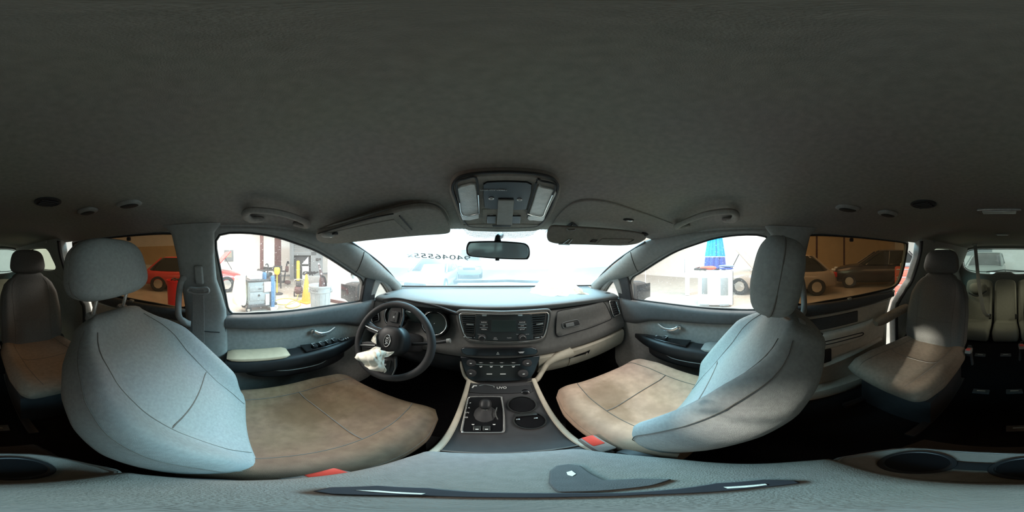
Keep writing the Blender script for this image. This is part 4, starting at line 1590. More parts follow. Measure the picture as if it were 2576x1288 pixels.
def headrest(mbn, c, d, rec, mt, parent, posts_to, px=0.07, guides=None, name='headrest'):
    R = Euler((0.22, 0, 0)).to_matrix()
    rings = []
    nz = 22
    for k in range(nz+1):
        e = -PI/2+0.03+(PI-0.06)*k/nz
        sv = math.copysign(abs(math.sin(e))**0.62, math.sin(e))
        cv = abs(math.cos(e))**0.55
        ring = []
        for q in range(36):
            a = 2*PI*q/36
            ca, sa = math.cos(a), math.sin(a)
            x = d[0]*cv*math.copysign(abs(ca)**0.62, ca)*(1-0.10*sv)
            y = d[1]*cv*math.copysign(abs(sa)**0.75, sa)
            if sa > 0:
                y -= 0.010*math.cos(min(1.0, abs(x)/d[0])*PI/2)*cv
            z = d[2]*sv
            ring.append(Vector(c)+R @ Vector((x, y, z)))
        rings.append(ring)
    h = MB().loft(rings).build(name, mt, parent, angle=1.3)
    # seam line between the front panel and the sides
    lp = []
    for q in range(40):
        a = 2*PI*q/40
        ca, sa = math.cos(a), math.sin(a)
        xx = d[0]*0.985*math.copysign(abs(ca)**0.5, ca)
        zz = d[2]*0.985*math.copysign(abs(sa)**0.55, sa)
        lp.append(Vector(c)+R @ Vector((xx*(1-0.10*zz/d[2]), d[1]*0.10, zz)))
    MB().tube(lp, 0.0022, 5, closed=True).build('headrest_seam', M['seam'], h)
    for s in (-1, 1):
        p1 = Vector(c)+R @ Vector((s*px, 0.0, -d[2]*0.85))
        p0 = Vector((c[0]+s*px, posts_to[0], posts_to[1]))
        MB().tube([p0, p1], 0.0062, 10).build('headrest_post', M['chrome'], parent)
        if guides is not None:
            MB().lathe([(0.021, -0.012), (0.021, 0.0), (0.018, 0.004), (0.009, 0.005), (0, 0.005)], p0+(p1-p0)*guides, (p1-p0), 20).build('post_guide', M['trim'], parent)
    return h


def seam(name, pts, parent, r=0.0014):
    return MB().tube(pts, r, 5).build(name, M['seam'], parent)


PROF_F = [(0, 0.90), (0.12, 1.0), (0.35, 1.05), (0.55, 1.04), (0.72, 0.98), (0.86, 0.84), (0.95, 0.68), (1.0, 0.56)]
PROF_R = [(0, 0.92), (0.12, 1.0), (0.5, 1.02), (0.75, 0.97), (0.9, 0.84), (0.97, 0.68), (1.0, 0.55)]


def seat(name, label, cx, B, rec, L, W, cush, head, group, mt_b, mt_c, posts, inner, buckle=True, prof=PROF_F, cw=0.245, arm=None, pdl=0.068, bolf=0.045, bz=0.0, bxo=0.0):
    root = thing(name, label, 'seat', (cx, (cush[0]+cush[1])/2, -1.05), group)
    fr_, bk, et, en = backrest_shape(B, rec, L, W, prof, bol=bolf)
    bmesh_ = MB().loft(backrest_mesh(fr_, bk)).build('backrest', mt_b, root, angle=1.2)
    for s in (-1, 1):
        seam('backrest_seam', [fr_(s*lerp(t, [(0, 0.60), (0.3, 0.56), (0.6, 0.60), (0.9, 0.70)]), t)+en*0.0005 for t in [k/24*0.97 for k in range(25)]], bmesh_)
        seam('edge_seam', [fr_(s*0.955, t)+Vector((s*0.002, 0, 0)) for t in [k/24 for k in range(25)]], bmesh_, 0.0011)
    seam('cross_seam', [fr_(-0.56+1.12*k/12, 0.40-0.02*math.cos((k/12-0.5)*PI))+en*0.0005 for k in range(13)], bmesh_, 0.0019)
    tp, bt = cushion_shape(cx, cush[0], cush[1], cush[2], cush[3], cw)
    cu = MB().loft(cushion_mesh(tp, bt)).build('cushion', mt_c, root, angle=1.2)
    for s in (-1, 1):
        seam('cushion_seam', [tp(s*0.63, k/24*0.955)+Vector((0, 0, 0.0006)) for k in range(25)], cu)
        seam('welt', [tp(s*0.985, 0.1+k/24*0.87)+Vector((0, 0, -0.004)) for k in range(25)], cu, 0.0012)
    seam('cross_seam', [tp(-0.63+1.26*k/14, 0.52+0.03*math.cos((k/14-0.5)*PI))+Vector((0, 0, 0.0006)) for k in range(15)], cu, 0.0019)
    # base skirt, slides
    MB().box((cx, (cush[0]+cush[1])/2-0.02, (cush[2]-0.12-1.03)/2-0.02), (cw*1.7, (cush[1]-cush[0])*0.74, -1.03-(cush[2]-0.10)), bev=0.03).build('base_skirt', M['black_soft'], root)
    for s in (-1, 1):
        MB().box((cx+s*cw*0.78, (cush[0]+cush[1])/2, -1.035), (0.04, (cush[1]-cush[0])*1.1, 0.03), bev=0.006).build('slide_rail', M['black'], root)
    headrest(None, head[:3], head[3], rec, mt_b, root, posts, px=pdl, guides=0.12)
    # recliner cover at the hinge on both sides
    for s in (-1, 1):
        p = Vector((cx+s*(cw*0.98), B[1]-0.02, B[2]-0.02))
        MB().lathe([(0, 0), (0.045, 0), (0.045, 0.018), (0.035, 0.024), (0, 0.024)], p, (s, 0, 0), 20).build('recliner_cover', M['black_soft'], root)
    if buckle:
        x = cx+inner*(cw+0.018+bxo)
        by, bzz = cush[0]+buckle, cush[2]+bz
        MB().tube([(x, by-0.10, -0.86), (x, by-0.05, bzz-0.05), (x, by, bzz)], 0.016, 8, flat=0.6).build('buckle_stalk', M['door_pad'], root)
        bx = MB().box((x, by+0.010, bzz+0.002), (0.036, 0.070, 0.034), Euler((0.35, 0, 0)), bev=0.006).build('buckle', M['door_panel'], root)
        MB().box((x, by+0.020, bzz+0.019), (0.026, 0.042, 0.012), Euler((0.35, 0, 0)), bev=0.003).build('buckle_button', M['red'], bx, label='red release button')
    return root, fr_, tp, en


# front seats
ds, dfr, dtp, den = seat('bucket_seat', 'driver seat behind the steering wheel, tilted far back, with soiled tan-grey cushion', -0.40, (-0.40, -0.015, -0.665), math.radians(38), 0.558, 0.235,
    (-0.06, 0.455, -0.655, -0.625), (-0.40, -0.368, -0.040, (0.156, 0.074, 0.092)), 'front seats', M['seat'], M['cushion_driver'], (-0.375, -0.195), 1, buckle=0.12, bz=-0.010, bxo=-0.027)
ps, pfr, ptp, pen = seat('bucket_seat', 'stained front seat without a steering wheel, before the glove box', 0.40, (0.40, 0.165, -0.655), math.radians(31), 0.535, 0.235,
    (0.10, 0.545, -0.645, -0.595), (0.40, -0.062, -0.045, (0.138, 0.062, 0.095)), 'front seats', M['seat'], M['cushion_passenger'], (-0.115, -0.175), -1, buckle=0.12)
# dark open gap and lever at the outboard hinge of the driver seat
MB().box((-0.63, 0.03, -0.70), (0.03, 0.12, 0.08), Euler((0.3, 0, 0)), bev=0.012).build('hinge_cover', M['black'], ds)
# crumb of paper on the stained seat
cr = thing('paper_scrap', 'small cream paper scrap on the stained front seat cushion', 'paper', tuple(onplane(1633, 1079, (0, 0, 1), -0.612)))
p = onplane(1633, 1079, (0, 0, 1), -0.628)
MB().prism([p+Vector((-.008, 0, 0)), p+Vector((0.0, .005, .001)), p+Vector((.009, .002, 0)), p+Vector((.003, -.006, 0))], (0, 0, 0.002)).build('scrap', M['print'], cr)

# second row captain chairs
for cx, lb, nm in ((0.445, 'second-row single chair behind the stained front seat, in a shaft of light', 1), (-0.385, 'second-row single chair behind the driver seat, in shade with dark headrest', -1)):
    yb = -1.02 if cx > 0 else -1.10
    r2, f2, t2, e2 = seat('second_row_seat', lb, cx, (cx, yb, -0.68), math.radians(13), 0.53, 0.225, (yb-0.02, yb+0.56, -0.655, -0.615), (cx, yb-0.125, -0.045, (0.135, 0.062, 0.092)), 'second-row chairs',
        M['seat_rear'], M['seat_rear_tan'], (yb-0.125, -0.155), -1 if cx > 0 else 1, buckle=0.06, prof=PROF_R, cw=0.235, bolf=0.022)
    for s in ((1,) if cx > 0 else ()):
        MB().tube(spline([Vector((cx+s*0.262, yb-0.04, -0.42)), Vector((cx+s*0.262, yb+0.10, -0.43)), Vector((cx+s*0.262, yb+0.30, -0.455))], 5), [0.036]*2+[0.039]*7+[0.032, 0.022], 12, flat=0.85).build('armrest', M['seat_rear_tan'], r2)
# third row
for cx, W3, lb in ((0.335, 0.19, 'third-row bench place with folded headrest behind the chair in the shaft of light'), (-0.03, 0.15, 'narrow middle place of the third-row bench with buckles'), (-0.36, 0.165, 'third-row bench place partly hidden behind the shaded chair')):
    root = thing('third_row_seat', lb, 'seat', (cx, -2.0, -1.05), 'third-row bench places')
    fr_, bk, et, en = backrest_shape((cx, -2.13, -0.92), math.radians(17), 0.57, W3, [(0, 1), (0.9, 1.0), (0.97, 0.97), (1.0, 0.92)], bol=0.006)
    b_ = MB().loft(backrest_mesh(fr_, bk)).build('backrest', M['seat_third'], root, angle=1.2)
    for s in (-1, 1):
        seam('backrest_seam', [fr_(s*0.8, k/16*0.97) for k in range(17)], b_)
    tp, bt = cushion_shape(cx, -2.14, -1.74, -0.875, -0.855, W3*1.0, T=0.13, bol=0.006, taper=0.99)
    c_ = MB().loft(cushion_mesh(tp, bt)).build('cushion', M['seat_third'], root, angle=1.2)
    seam('cushion_seam', [tp(-0.9+1.8*k/12, 0.45) for k in range(13)], c_)
    MB().box((cx, -1.98, -1.01), (W3*1.8, 0.30, 0.09), bev=0.02).build('base_skirt', M['black_soft'], root)
    if cx > 0.1:
        MB().ball((cx, -2.165, -0.44), (0.12, 0.05, 0.075), 2.8).build('folded_headrest', M['seat_third'], root)
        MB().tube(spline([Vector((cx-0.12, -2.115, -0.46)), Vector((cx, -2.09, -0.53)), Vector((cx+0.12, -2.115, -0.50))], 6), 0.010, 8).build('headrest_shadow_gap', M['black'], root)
    x = cx-W3*0.9
    MB().box((x, -2.045, -0.80), (0.03, 0.03, 0.07), bev=0.006).build('buckle', M['black_soft'], root)

# loose belt of the middle place, hanging from the headliner
t = thing('seat_belt', 'grey belt strap hanging from the ceiling before the back window', 'seat belt', (0.30, -1.9, -0.78))
pts = spline([Vector((0.40, -2.28, 0.165)), Vector((0.36, -2.2, -0.1)), Vector((0.31, -2.07, -0.36)), Vector((0.235, -1.98, -0.70)), Vector((0.15, -2.0, -0.80))], 6)
rows = [[p+Vector((-0.024, 0, 0)), p+Vector((0.024, 0.004, 0))] for p in pts]
MB().grid(rows, (0, 0.003, 0)).build('strap', M['belt'], t)
MB().box((0.40, -2.28, 0.162), (0.07, 0.05, 0.02), bev=0.005).build('ceiling_anchor', M['trim'], t)
MB().box((0.19, -1.995, -0.77), (0.05, 0.015, 0.05), bev=0.004).build('tongue', M['satin'], t)

# belts on the B pillars
for s, lb in ((-1, 'grey front seat belt on the door pillar behind the driver seat'), (1, 'grey front seat belt on the door pillar behind the stained seat')):
    t = thing('seat_belt', lb, 'seat belt', (s*0.70, -0.15, -0.95))
    pz = -0.105
    X = sx(pz)-0.075
    MB().box((s*(X+0.004), -0.155, pz+0.028), (0.022, 0.036, 0.085), Euler((0, -s*0.35, 0)), bev=0.008, seg=3).build('height_adjuster', M['trim'], t)
    MB().tube(spline([Vector((s*(X-0.016), y, z)) for y, z in [(-0.19, pz-0.025), (-0.195, pz-0.04), (-0.155, pz-0.046), (-0.115, pz-0.040), (-0.118, pz-0.022), (-0.155, pz-0.026)]], 4, True), 0.0055, 8, closed=True).build('belt_guide', M['door_panel'], t)
    pts = spline([Vector((s*(X-0.017), -0.155, pz-0.03)), Vector((s*(X-0.03), -0.150, -0.28)), Vector((s*(X-0.05), -0.145, -0.55)), Vector((s*(X-0.06), -0.14, -0.86))], 5)
    MB().grid([[p+Vector((0, -0.023, 0)), p+Vector((0, 0.023, 0))] for p in pts], (s*0.003, 0, 0)).build('strap', M['belt'], t)
    pts = spline([Vector((s*(X-0.010), -0.155, pz-0.03)), Vector((s*(X+0.0), -0.165, -0.28)), Vector((s*(X-0.002), -0.18, -0.6)), Vector((s*(X-0.0), -0.185, -0.92))], 5)
    MB().grid([[p+Vector((0, -0.023, 0)), p+Vector((0, 0.023, 0))] for p in pts], (s*0.003, 0, 0)).build('strap', M['belt'], t)

# upright assist handles behind the B pillars
for s, lb in ((-1, 'upright grey assist handle on the pillar beside the sliding door with red bin outside'), (1, 'upright grey assist handle on the pillar by the ajar sliding door')):
    t = thing('assist_handle', lb, 'handle', (s*0.70, -0.262, -0.2))
    X = sx(-0.2)-0.065
    pts = spline([Vector((s*X, -0.19, -0.085)), Vector((s*(X-0.025), -0.225, -0.092)), Vector((s*(X-0.03), -0.242, -0.13)), Vector((s*(X-0.045), -0.245, -0.22)), Vector((s*(X-0.05), -0.238, -0.27)), Vector((s*(X-0.03), -0.21, -0.305)), Vector((s*X, -0.18, -0.32))], 5)
    MB().tube(pts, [0.014 if 6 < k < 22 else 0.017 for k in range(len(pts))], 10).build('grip', M['trim'], t)

# ================================================================== steering wheel, column, airbag
WC = Vector((-0.412, 0.53, -0.376))
tilt = math.radians(27)
WNORM = Vector((0.0, -math.cos(tilt), math.sin(tilt)))
WU = Vector((1, 0, 0))
WV = Vector((0, math.sin(tilt), math.cos(tilt)))
rot0 = math.radians(-82)     # the wheel is turned clockwise


def wp(x, y, n=0.0, turn=True):
    if turn:
        x, y = x*math.cos(rot0)-y*math.sin(rot0), x*math.sin(rot0)+y*math.cos(rot0)
    return WC+WU*x+WV*y+WNORM*n


sw_ = thing('steering_wheel', 'black three-spoke steering wheel with oval emblem, turned a quarter', 'steering wheel', tuple(WC))
R_ = 0.171
pts = [wp(R_*math.cos(q*PI/32), R_*math.sin(q*PI/32), 0.008) for q in range(64)]
MB().tube(pts, 0.0155, 12, closed=True).build('rim', M['black_soft'], sw_)
# hub
rings = []
for f_, n_ in ((1.0, -0.035), (1.03, -0.015), (1.0, 0.010), (0.92, 0.022), (0.7, 0.030), (0.4, 0.033), (0.05, 0.034)):
    ring = []
    for q in range(36):
        a = q*PI/18
        rx = 0.070*(1+0.10*max(0, -math.sin(a)))
        ring.append(wp(rx*f_*math.copysign(abs(math.cos(a))**0.85, math.cos(a)), 0.066*f_*math.copysign(abs(math.sin(a))**0.85, math.sin(a)), n_))
    rings.append(ring)
hub = MB().loft(rings).build('hub', M['black'], sw_, angle=1.2)
# spokes: two to the sides, a forked one below
def spoke(poly, n0, n1, m, nm='spoke'):
    return MB().prism([wp(a, b, n0) for a, b in poly], WNORM*(n1-n0)).build(nm, m, sw_, bev=0.004)


for s in (-1, 1):
    sp_ = spoke([(s*0.058, 0.030), (s*0.11, 0.038), (s*0.163, 0.030), (s*0.168, -0.012), (s*0.12, -0.030), (s*0.06, -0.035)], -0.012, 0.010, M['black_soft'])
    MB().prism([wp(s*a, b, 0.010) for a, b in ((0.085, 0.020), (0.135, 0.022), (0.14, -0.012), (0.088, -0.018))], WNORM*0.007).build('button_pad', M['radio'], sp_, bev=0.002)
    for k in range(3):
        MB().prism([wp(s*(0.095+0.015*k)+dx, 0.002+dy, 0.017) for dx, dy in ((-0.004, -0.004), (0.004, -0.004), (0.004, 0.004), (-0.004, 0.004))], WNORM*0.0014).build('wheel_button', M['print_grey'] if k == 1 else M['black_soft'], sp_)
    MB().tube([wp(s*0.075, 0.034, 0.010), wp(s*0.12, 0.042, 0.011), wp(s*0.158, 0.034, 0.010)], 0.0022, 6).build('spoke_trim', M['satin'], sp_)
for s in (-1, 1):
    sp_ = spoke([(s*0.014, -0.058), (s*0.050, -0.055), (s*0.060, -0.12), (s*0.066, -0.158), (s*0.040, -0.166), (s*0.026, -0.12)], -0.012, 0.006, M['black_soft'], 'lower_spoke')
    MB().tube([wp(s*0.034, -0.07, 0.008), wp(s*0.044, -0.12, 0.009), wp(s*0.053, -0.155, 0.009)], 0.0035, 6).build('spoke_trim', M['satin'], sp_)
# oval emblem with letters
MB().tube([wp(0.0265*math.cos(q*PI/16), 0.0145*math.sin(q*PI/16), 0.036) for q in range(32)], 0.0017, 6, closed=True).build('emblem_ring', M['chrome'], hub)
mtx = frame(wp(0, 0, 0.037), wp(1, 0)-wp(0, 0), wp(0, 1)-wp(0, 0))
text('emblem_letters', 'KIA', 0.021, mtx, M['chrome'], hub)
# torn open cover flap and the burst cloth are one thing: the spent airbag
ab = thing('airbag', 'spent cream airbag hanging crumpled from the steering wheel hub', 'airbag', tuple(WC))


def cloth(name, base, parent, amp=0.012, seed=1, thick=0.004, nu=26, nv=20):
    """crumpled sheet from a 4-row control net"""
    rnd = random.Random(seed)
    ph = [(rnd.uniform(0, 6.28), rnd.uniform(4, 13), rnd.uniform(4, 13)) for _ in range(7)]
    rws = [spline(r, max(2, nu//(len(r)-1))) for r in base]
    rows = []
    n0 = len(rws[0])
    colsp = [spline([r[k] for r in rws], max(2, nv//(len(rws)-1))) for k in range(n0)]
    for k in range(n0):
        rows.append([])
        for q, p in enumerate(colsp[k]):
            u, v = k/(n0-1), q/(len(colsp[k])-1)
            h = sum(math.sin(a+b*u+c*v)*0.5+abs(math.sin(a*2+c*u*1.3-b*v))*0.6-0.3 for a, b, c in ph)/3
            e = min(1, 8*u, 8*(1-u))*0.6+0.4
            rows[-1].append(p+WNORM*(h*amp*e)+Vector((0.3, -0.2, 0.5))*(math.sin(9*u+7*v)*amp*0.4))
    return MB().grid(rows, WNORM*thick).build(name, M['airbag'], parent, angle=1.4)


def wpx(px, py, n):
    """where a sight line meets the wheel plane lifted by n"""
    return onplane(px, py, WNORM, WNORM.dot(WC)+n)


cloth('main_bag', [[wpx(947, 872, .045), wpx(962, 878, .06), wpx(975, 890, .05)],
                   [wpx(928, 882, .06), wpx(948, 890, .085), wpx(968, 902, .06)],
                   [wpx(902, 888, .055), wpx(938, 910, .095), wpx(968, 918, .06)],
                   [wpx(896, 900, .05), wpx(925, 922, .08), wpx(966, 938, .045)]], ab, 0.020, 3)
cloth('lower_fold', [[wpx(945, 900, .06), wpx(960, 905, .07)], [wpx(938, 918, .065), wpx(966, 915, .06)], [wpx(936, 928, .055), wpx(972, 930, .05)], [wpx(950, 932, .045), wpx(970, 937, .04)]], ab, 0.014, 5)
cloth('side_tongue', [[wpx(952, 882, .05), wpx(952, 898, .06)], [wpx(970, 884, .055), wpx(968, 899, .065)], [wpx(982, 885, .05), wpx(980, 896, .055)], [wpx(992, 884, .045), wpx(991, 887, .045)]], ab, 0.003, 8)
cloth('upper_tongue', [[wpx(935, 858, .035), wpx(948, 866, .04)], [wpx(938, 850, .035), wpx(947, 856, .04)], [wpx(943, 843, .03), wpx(947, 846, .03)], [wpx(949, 838, .03), wpx(950, 839, .03)]], ab, 0.003, 9)
# column shroud and stalks
colm = thing('steering_column', 'black column shroud with stalks behind the steering wheel', 'column', (-0.405, 0.65, -0.42))
rings = []
for k in range(8):
    t = k/7
    c = WC-WNORM*(0.045+0.17*t)+Vector((0, 0, -0.005))
    rings.append([c+WU*(0.055+0.012*t)*math.copysign(abs(math.cos(q*PI/10))**0.7, math.cos(q*PI/10))+WV*(0.042+0.012*t)*math.copysign(abs(math.sin(q*PI/10))**0.7, math.sin(q*PI/10)) for q in range(20)])
MB().loft(rings).build('shroud', M['black_soft'], colm)
for s in (-1, 1):
    p = WC-WNORM*0.075
    e_ = p+WU*(s*0.20)+WV*0.045+WNORM*0.005
    MB().tube([p+WU*(s*0.05), p+WU*(s*0.14)+WV*0.025, e_], [0.008, 0.007, 0.0085], 10).build('stalk', M['black'], colm)
    MB().lathe([(0, 0), (0.0105, 0.002), (0.0105, 0.016), (0, 0.020)], e_, (s*0.95, 0, 0.25), 16).build('stalk_end', M['trim'] if s > 0 else M['black'], colm)

# burst passenger airbag lying on the dash pad
pa = thing('airbag', 'burst white airbag lying crumpled on top of the dashboard', 'airbag', (0.40, 0.9, -0.23))
rnd = random.Random(5)
rows = []
nA, nB = 56, 30
for i in range(nA+1):
    u = i/nA
    row = []
    for j in range(nB+1):
        v = j/nB
        x = 0.22+0.35*u+0.02*math.sin(9*v+3*u)
        y = 0.855+0.25*v+0.035*u+0.022*math.sin(11*u+1)+0.012*math.sin(27*u)
        e = min(1, 6*u, 6*(1-u))*min(1, 5*v, 5*(1-v))
        h = 0.005+e*(0.018+0.050*sstep(0.15, 0.75, v)*(0.6+0.4*math.sin(5*u+1))+0.014*math.sin(17*u+6*v)+0.010*abs(math.sin(26*u-9*v))+0.008*math.sin(33*v+11*u))
        z = -0.236-0.055*(abs(x)/0.77)**2.2*0.75+h
        row.append(Vector((x, y, z)))
    rows.append(row)
MB().grid(rows, (0, 0, -0.003)).build('main_bag', M['airbag'], pa, angle=1.4)

# ================================================================== overhead console, mirror, visors, handles, lamps
ocn = Vector((0, -0.135, -1)).normalized()
ocd = ocn.dot(Vector((0, 0.30, 0.166)))


def oc(px, py, off=0.0):
    return onplane(px, py, ocn, ocd+off)


oh = thing('overhead_console', 'grey overhead console with two map lamps and switches on the headliner', 'console', tuple(oc(1272, 500)))


def ocp(name, poly, t0, t1, m, parent, bev=0.0015, n=0, label=None):
    return plate(name, poly, t0, t1, m, parent, oc, ocn, bev, n, label)


ool = [(1131, 470), (1140, 449), (1160, 438), (1200, 431), (1272, 428), (1345, 432), (1388, 441), (1406, 455), (1410, 472), (1400, 502), (1384, 540), (1370, 562), (1352, 573), (1320, 576), (1270, 577), (1215, 576), (1178, 573), (1163, 561), (1152, 535), (1140, 500)]
ocp('housing', ool, -0.02, 0.012, M['headliner'], oh, 0.004, 3)
MB().tube([oc(p.x, p.y, 0.013) for p in spline([(1272+(a-1272)*0.95, 505+(b-505)*0.94, 0) for a, b in ool], 4, True)], 0.003, 6, closed=True).build('housing_groove', M['trim_dark'], oh)
for poly, nm in (([(1148, 468), (1152, 456), (1170, 450), (1197, 447), (1203, 490), (1205, 532), (1200, 538), (1164, 542), (1156, 510)], 'l'), ([(1352, 452), (1362, 455), (1392, 462), (1398, 472), (1390, 490), (1372, 530), (1365, 544), (1340, 542), (1327, 538), (1340, 495)], 'r')):
    ln = ocp('map_lamp', poly, 0.010, 0.018, M['lens'], oh, 0.003, 2)
    MB().tube([oc(p.x, p.y, 0.018) for p in spline([(a, b, 0) for a, b in poly], 4, True)], 0.0024, 6, closed=True).build('lamp_rim', M['trim_dark'], ln)
    MB().tube([oc(p.x, p.y, 0.021) for p in spline([(a, b, 0) for a, b in poly[4:9]], 4)], 0.0013, 6).build('lamp_edge', M['chrome'], ln)
ocp('display_panel', [(1216, 450), (1225, 444), (1270, 442), (1325, 444), (1337, 450), (1336, 470), (1324, 514), (1308, 516), (1236, 514), (1220, 511), (1216, 480)], 0.011, 0.016, M['black'], oh, 0.001)
ocp('centre_bar', [(1253, 486), (1293, 487), (1288, 553), (1250, 552)], 0.016, 0.021, M['trim'], oh, 0.002)
ocp('sunroof_frame', [(1213, 516), (1330, 516), (1322, 548), (1310, 554), (1220, 553), (1214, 545)], 0.011, 0.0145, M['headliner'], oh, 0.002)
for a, b in ((1236, 541), (1298, 541)):
    k_ = ocp('lamp_switch', [(a-11, b-11), (a+12, b-11), (a+10, b+9), (a-10, b+9)], 0.0145, 0.019, M['black'], oh, 0.002)
    MB().tube([oc(a-4, b, 0.0195), oc(a+4, b-1, 0.0195)], 0.001, 5).build('switch_mark', M['print_grey'], k_)
for a, b in ((1236, 500), (1307, 503)):
    MB().tube([oc(a, b, 0.017)+Vector((0.0055*math.cos(q*PI/8), 0.0055*math.sin(q*PI/8), 0)) for q in range(16)], 0.0012, 5, closed=True).build('lamp_mark', M['print'], oh)
text('display_lettering', 'PASSENGER AIR BAG', 0.006, frame(oc(1242, 478, 0.0167), Vector((1, 0, 0)), Vector((0, 0.99, -0.13))), M['print_grey'], oh)
text('display_lettering', 'OFF', 0.007, frame(oc(1263, 478, 0.0167), Vector((1, 0, 0)), Vector((0, 0.99, -0.13))), M['print_grey'], oh)
ocp('sunglass_lid', [(1166, 557), (1360, 557), (1352, 571), (1320, 574), (1220, 574), (1180, 571)], 0.011, 0.0145, M['headliner'], oh, 0.002)
ocp('lid_pull', [(1238, 556), (1286, 556), (1284, 561), (1240, 561)], 0.0145, 0.0165, M['trim_dark'], oh, 0.001)

# rear-view mirror
MY = 0.63
MN = Vector((0.06, -1, -0.06)).normalized()
MDd = MN.dot(Vector((0, MY, 0.02)))


def mp(px, py, off=0.0):
    return onplane(px, py, MN, MDd+off)


rv = thing('rear_view_mirror', 'black-framed rear-view mirror hanging from the windscreen', 'mirror', tuple(mp(1252, 630)))
mo = [(1173, 622), (1178, 610), (1190, 607), (1250, 606), (1310, 610), (1326, 615), (1332, 625), (1333, 640), (1329, 650), (1318, 653), (1250, 651), (1190, 646), (1176, 641), (1173, 632)]
plate('mirror_housing', mo, -0.022, 0.004, M['black'], rv, mp, MN, 0.004, 3)
mi = [(1252+(a-1252)*0.945, 630+(b-630)*0.84) for a, b in mo]
plate('mirror_glass', mi, 0.004, 0.006, M['mirror'], rv, mp, MN, 0.001, 3)
MB().tube([mp(1252, 606, -0.012), mp(1252, 598, -0.014), wpt(0, 0.08, 0.006)], [0.014, 0.011, 0.017], 10).build('mirror_stem', M['black'], rv)
MB().box(mp(1251, 653, -0.006), (0.016, 0.014, 0.008), bev=0.002).build('dip_lever', M['black'], rv)

# sun visors
def plane3(a, b, c):
    n = (Vector(b)-Vector(a)).cross(Vector(c)-Vector(a)).normalized()
    if n.z > 0:
        n = -n
    return n, n.dot(Vector(a))


vn, vd = plane3((-0.55, 0.27, 0.092), (-0.19, 0.385, 0.148), (-0.18, 0.565, 0.112))


def vp(px, py, off=0.0):
    return onplane(px, py, vn, vd+off)


dv = thing('sun_visor', 'grey sun visor folded up flat against the headliner before the driver seat', 'sun visor', tuple(vp(960, 550)), 'sun visors')
vo = [(796, 592), (803, 578), (850, 566), (900, 552), (960, 534), (1000, 521), (1040, 513), (1080, 513), (1106, 524), (1122, 548), (1132, 572), (1120, 581), (1060, 585), (1000, 590), (930, 597), (880, 603), (835, 606), (808, 602)]
plate('visor_panel', vo, -0.004, 0.014, M['headliner'], dv, vp, vn, 0.005, 3)
plate('mirror_cover', [(846, 572), (990, 541), (1030, 580), (880, 598)], 0.013, 0.0165, M['headliner'], dv, vp, vn, 0.002)
MB().tube([vp(1005, 543, 0.0155), vp(1022, 562, 0.0155), vp(1036, 578, 0.0155)], 0.0022, 6).build('cover_hinge', M['trim_dark'], dv)
MB().tube(spline([vp(800, 588, 0.015), vp(850, 573, 0.015), vp(920, 552, 0.015), vp(990, 538, 0.015)], 5), 0.002, 6).build('visor_seam', M['trim_dark'], dv)
MB().ball(vp(824, 590, 0.014), (0.024, 0.020, 0.011), 2.6).build('visor_pivot', M['trim'], dv)
MB().box(vp(843, 588, 0.018), (0.018, 0.014, 0.008), bev=0.002).build('pivot_slot', M['trim_dark'], dv)
MB().box(vp(832, 596, 0.020), (0.010, 0.006, 0.005), bev=0.001).build('pivot_screw', M['satin'], dv)

A_, B_ = Vector((0.165, 0.575, 0.112)), Vector((0.585, 0.455, 0.085))
dn = Vector((0, 0.035, -0.075))
vn2, vd2 = plane3(A_, B_, A_+dn)
if vn2.y > 0:
    vn2, vd2 = -vn2, -vd2


def vq(px, py, off=0.0):
    return onplane(px, py, vn2, vd2+off)


pv = thing('sun_visor', 'grey sun visor swung down from the headliner before the stained seat, clip showing', 'sun visor', tuple(vq(1500, 590)), 'sun visors')
vo = [(1376, 590), (1380, 575), (1390, 567), (1420, 568), (1500, 573), (1580, 580), (1618, 588), (1624, 597), (1616, 605), (1598, 613), (1560, 617), (1480, 615), (1410, 613), (1384, 608), (1377, 600)]
plate('visor_panel', vo, -0.012, 0.008, M['headliner'], pv, vq, vn2, 0.005, 3)
plate('mirror_cover', [(1512, 598), (1590, 600), (1578, 613), (1500, 611)], 0.007, 0.011, M['headliner'], pv, vq, vn2, 0.002)
MB().tube([vq(1484, 608, 0.010), vq(1490, 604, 0.010), vq(1503, 604, 0.010), vq(1497, 609, 0.010)], 0.0016, 6, closed=True).build('cover_hinge', M['trim_dark'], pv)
MB().tube([vq(1595, 603, 0.010), vq(1580, 611, 0.010)], 0.0018, 6).build('cover_edge', M['trim_dark'], pv)
cp_ = MB().tube([vq(1405, 614, 0.010), vq(1433, 615, 0.010)], 0.0035, 6).build('ticket_clip', M['satin'], pv, label='chrome ticket clip')
MB().tube([vq(1416, 613, 0.011), vq(1432, 602, 0.010), vq(1440, 602, 0.010), vq(1430, 613, 0.011)], 0.0018, 6).build('clip_wire', M['satin'], cp_)
MB().tube([vq(1425, 575, 0.009), vq(1430, 580, 0.011), vq(1446, 579, 0.011), vq(1448, 574, 0.009)], 0.003, 6).build('hanger_hook', M['trim'], pv)
MB().tube([vq(1618, 590, 0.0), vq(1640, 580, -0.03)], [0.012, 0.016], 10).build('visor_pivot', M['trim_dark'], pv)
MB().tube([onroof(1425, 570, 0.0), onroof(1440, 562, 0.006), onroof(1450, 569, 0.0)], 0.007, 8).build('retainer', M['trim_dark'], pv)
# round vanity lamp in the recess
t = thing('vanity_lamp', 'small oval chrome vanity lamp in the visor recess of the headliner', 'lamp', tuple(onroof(1581, 553, 0)))
p = onroof(1581, 553, 0.002)
MB().ball(p, (0.022, 0.010, 0.005), 2.0, Euler((0, 0, -0.5)).to_matrix()).build('bezel', M['trim_dark'], t)
MB().ball(p+Vector((0.003, -0.001, -0.003)), (0.015, 0.006, 0.004), 2.0, Euler((0, 0, -0.5)).to_matrix()).build('lens', M['chrome'], t)
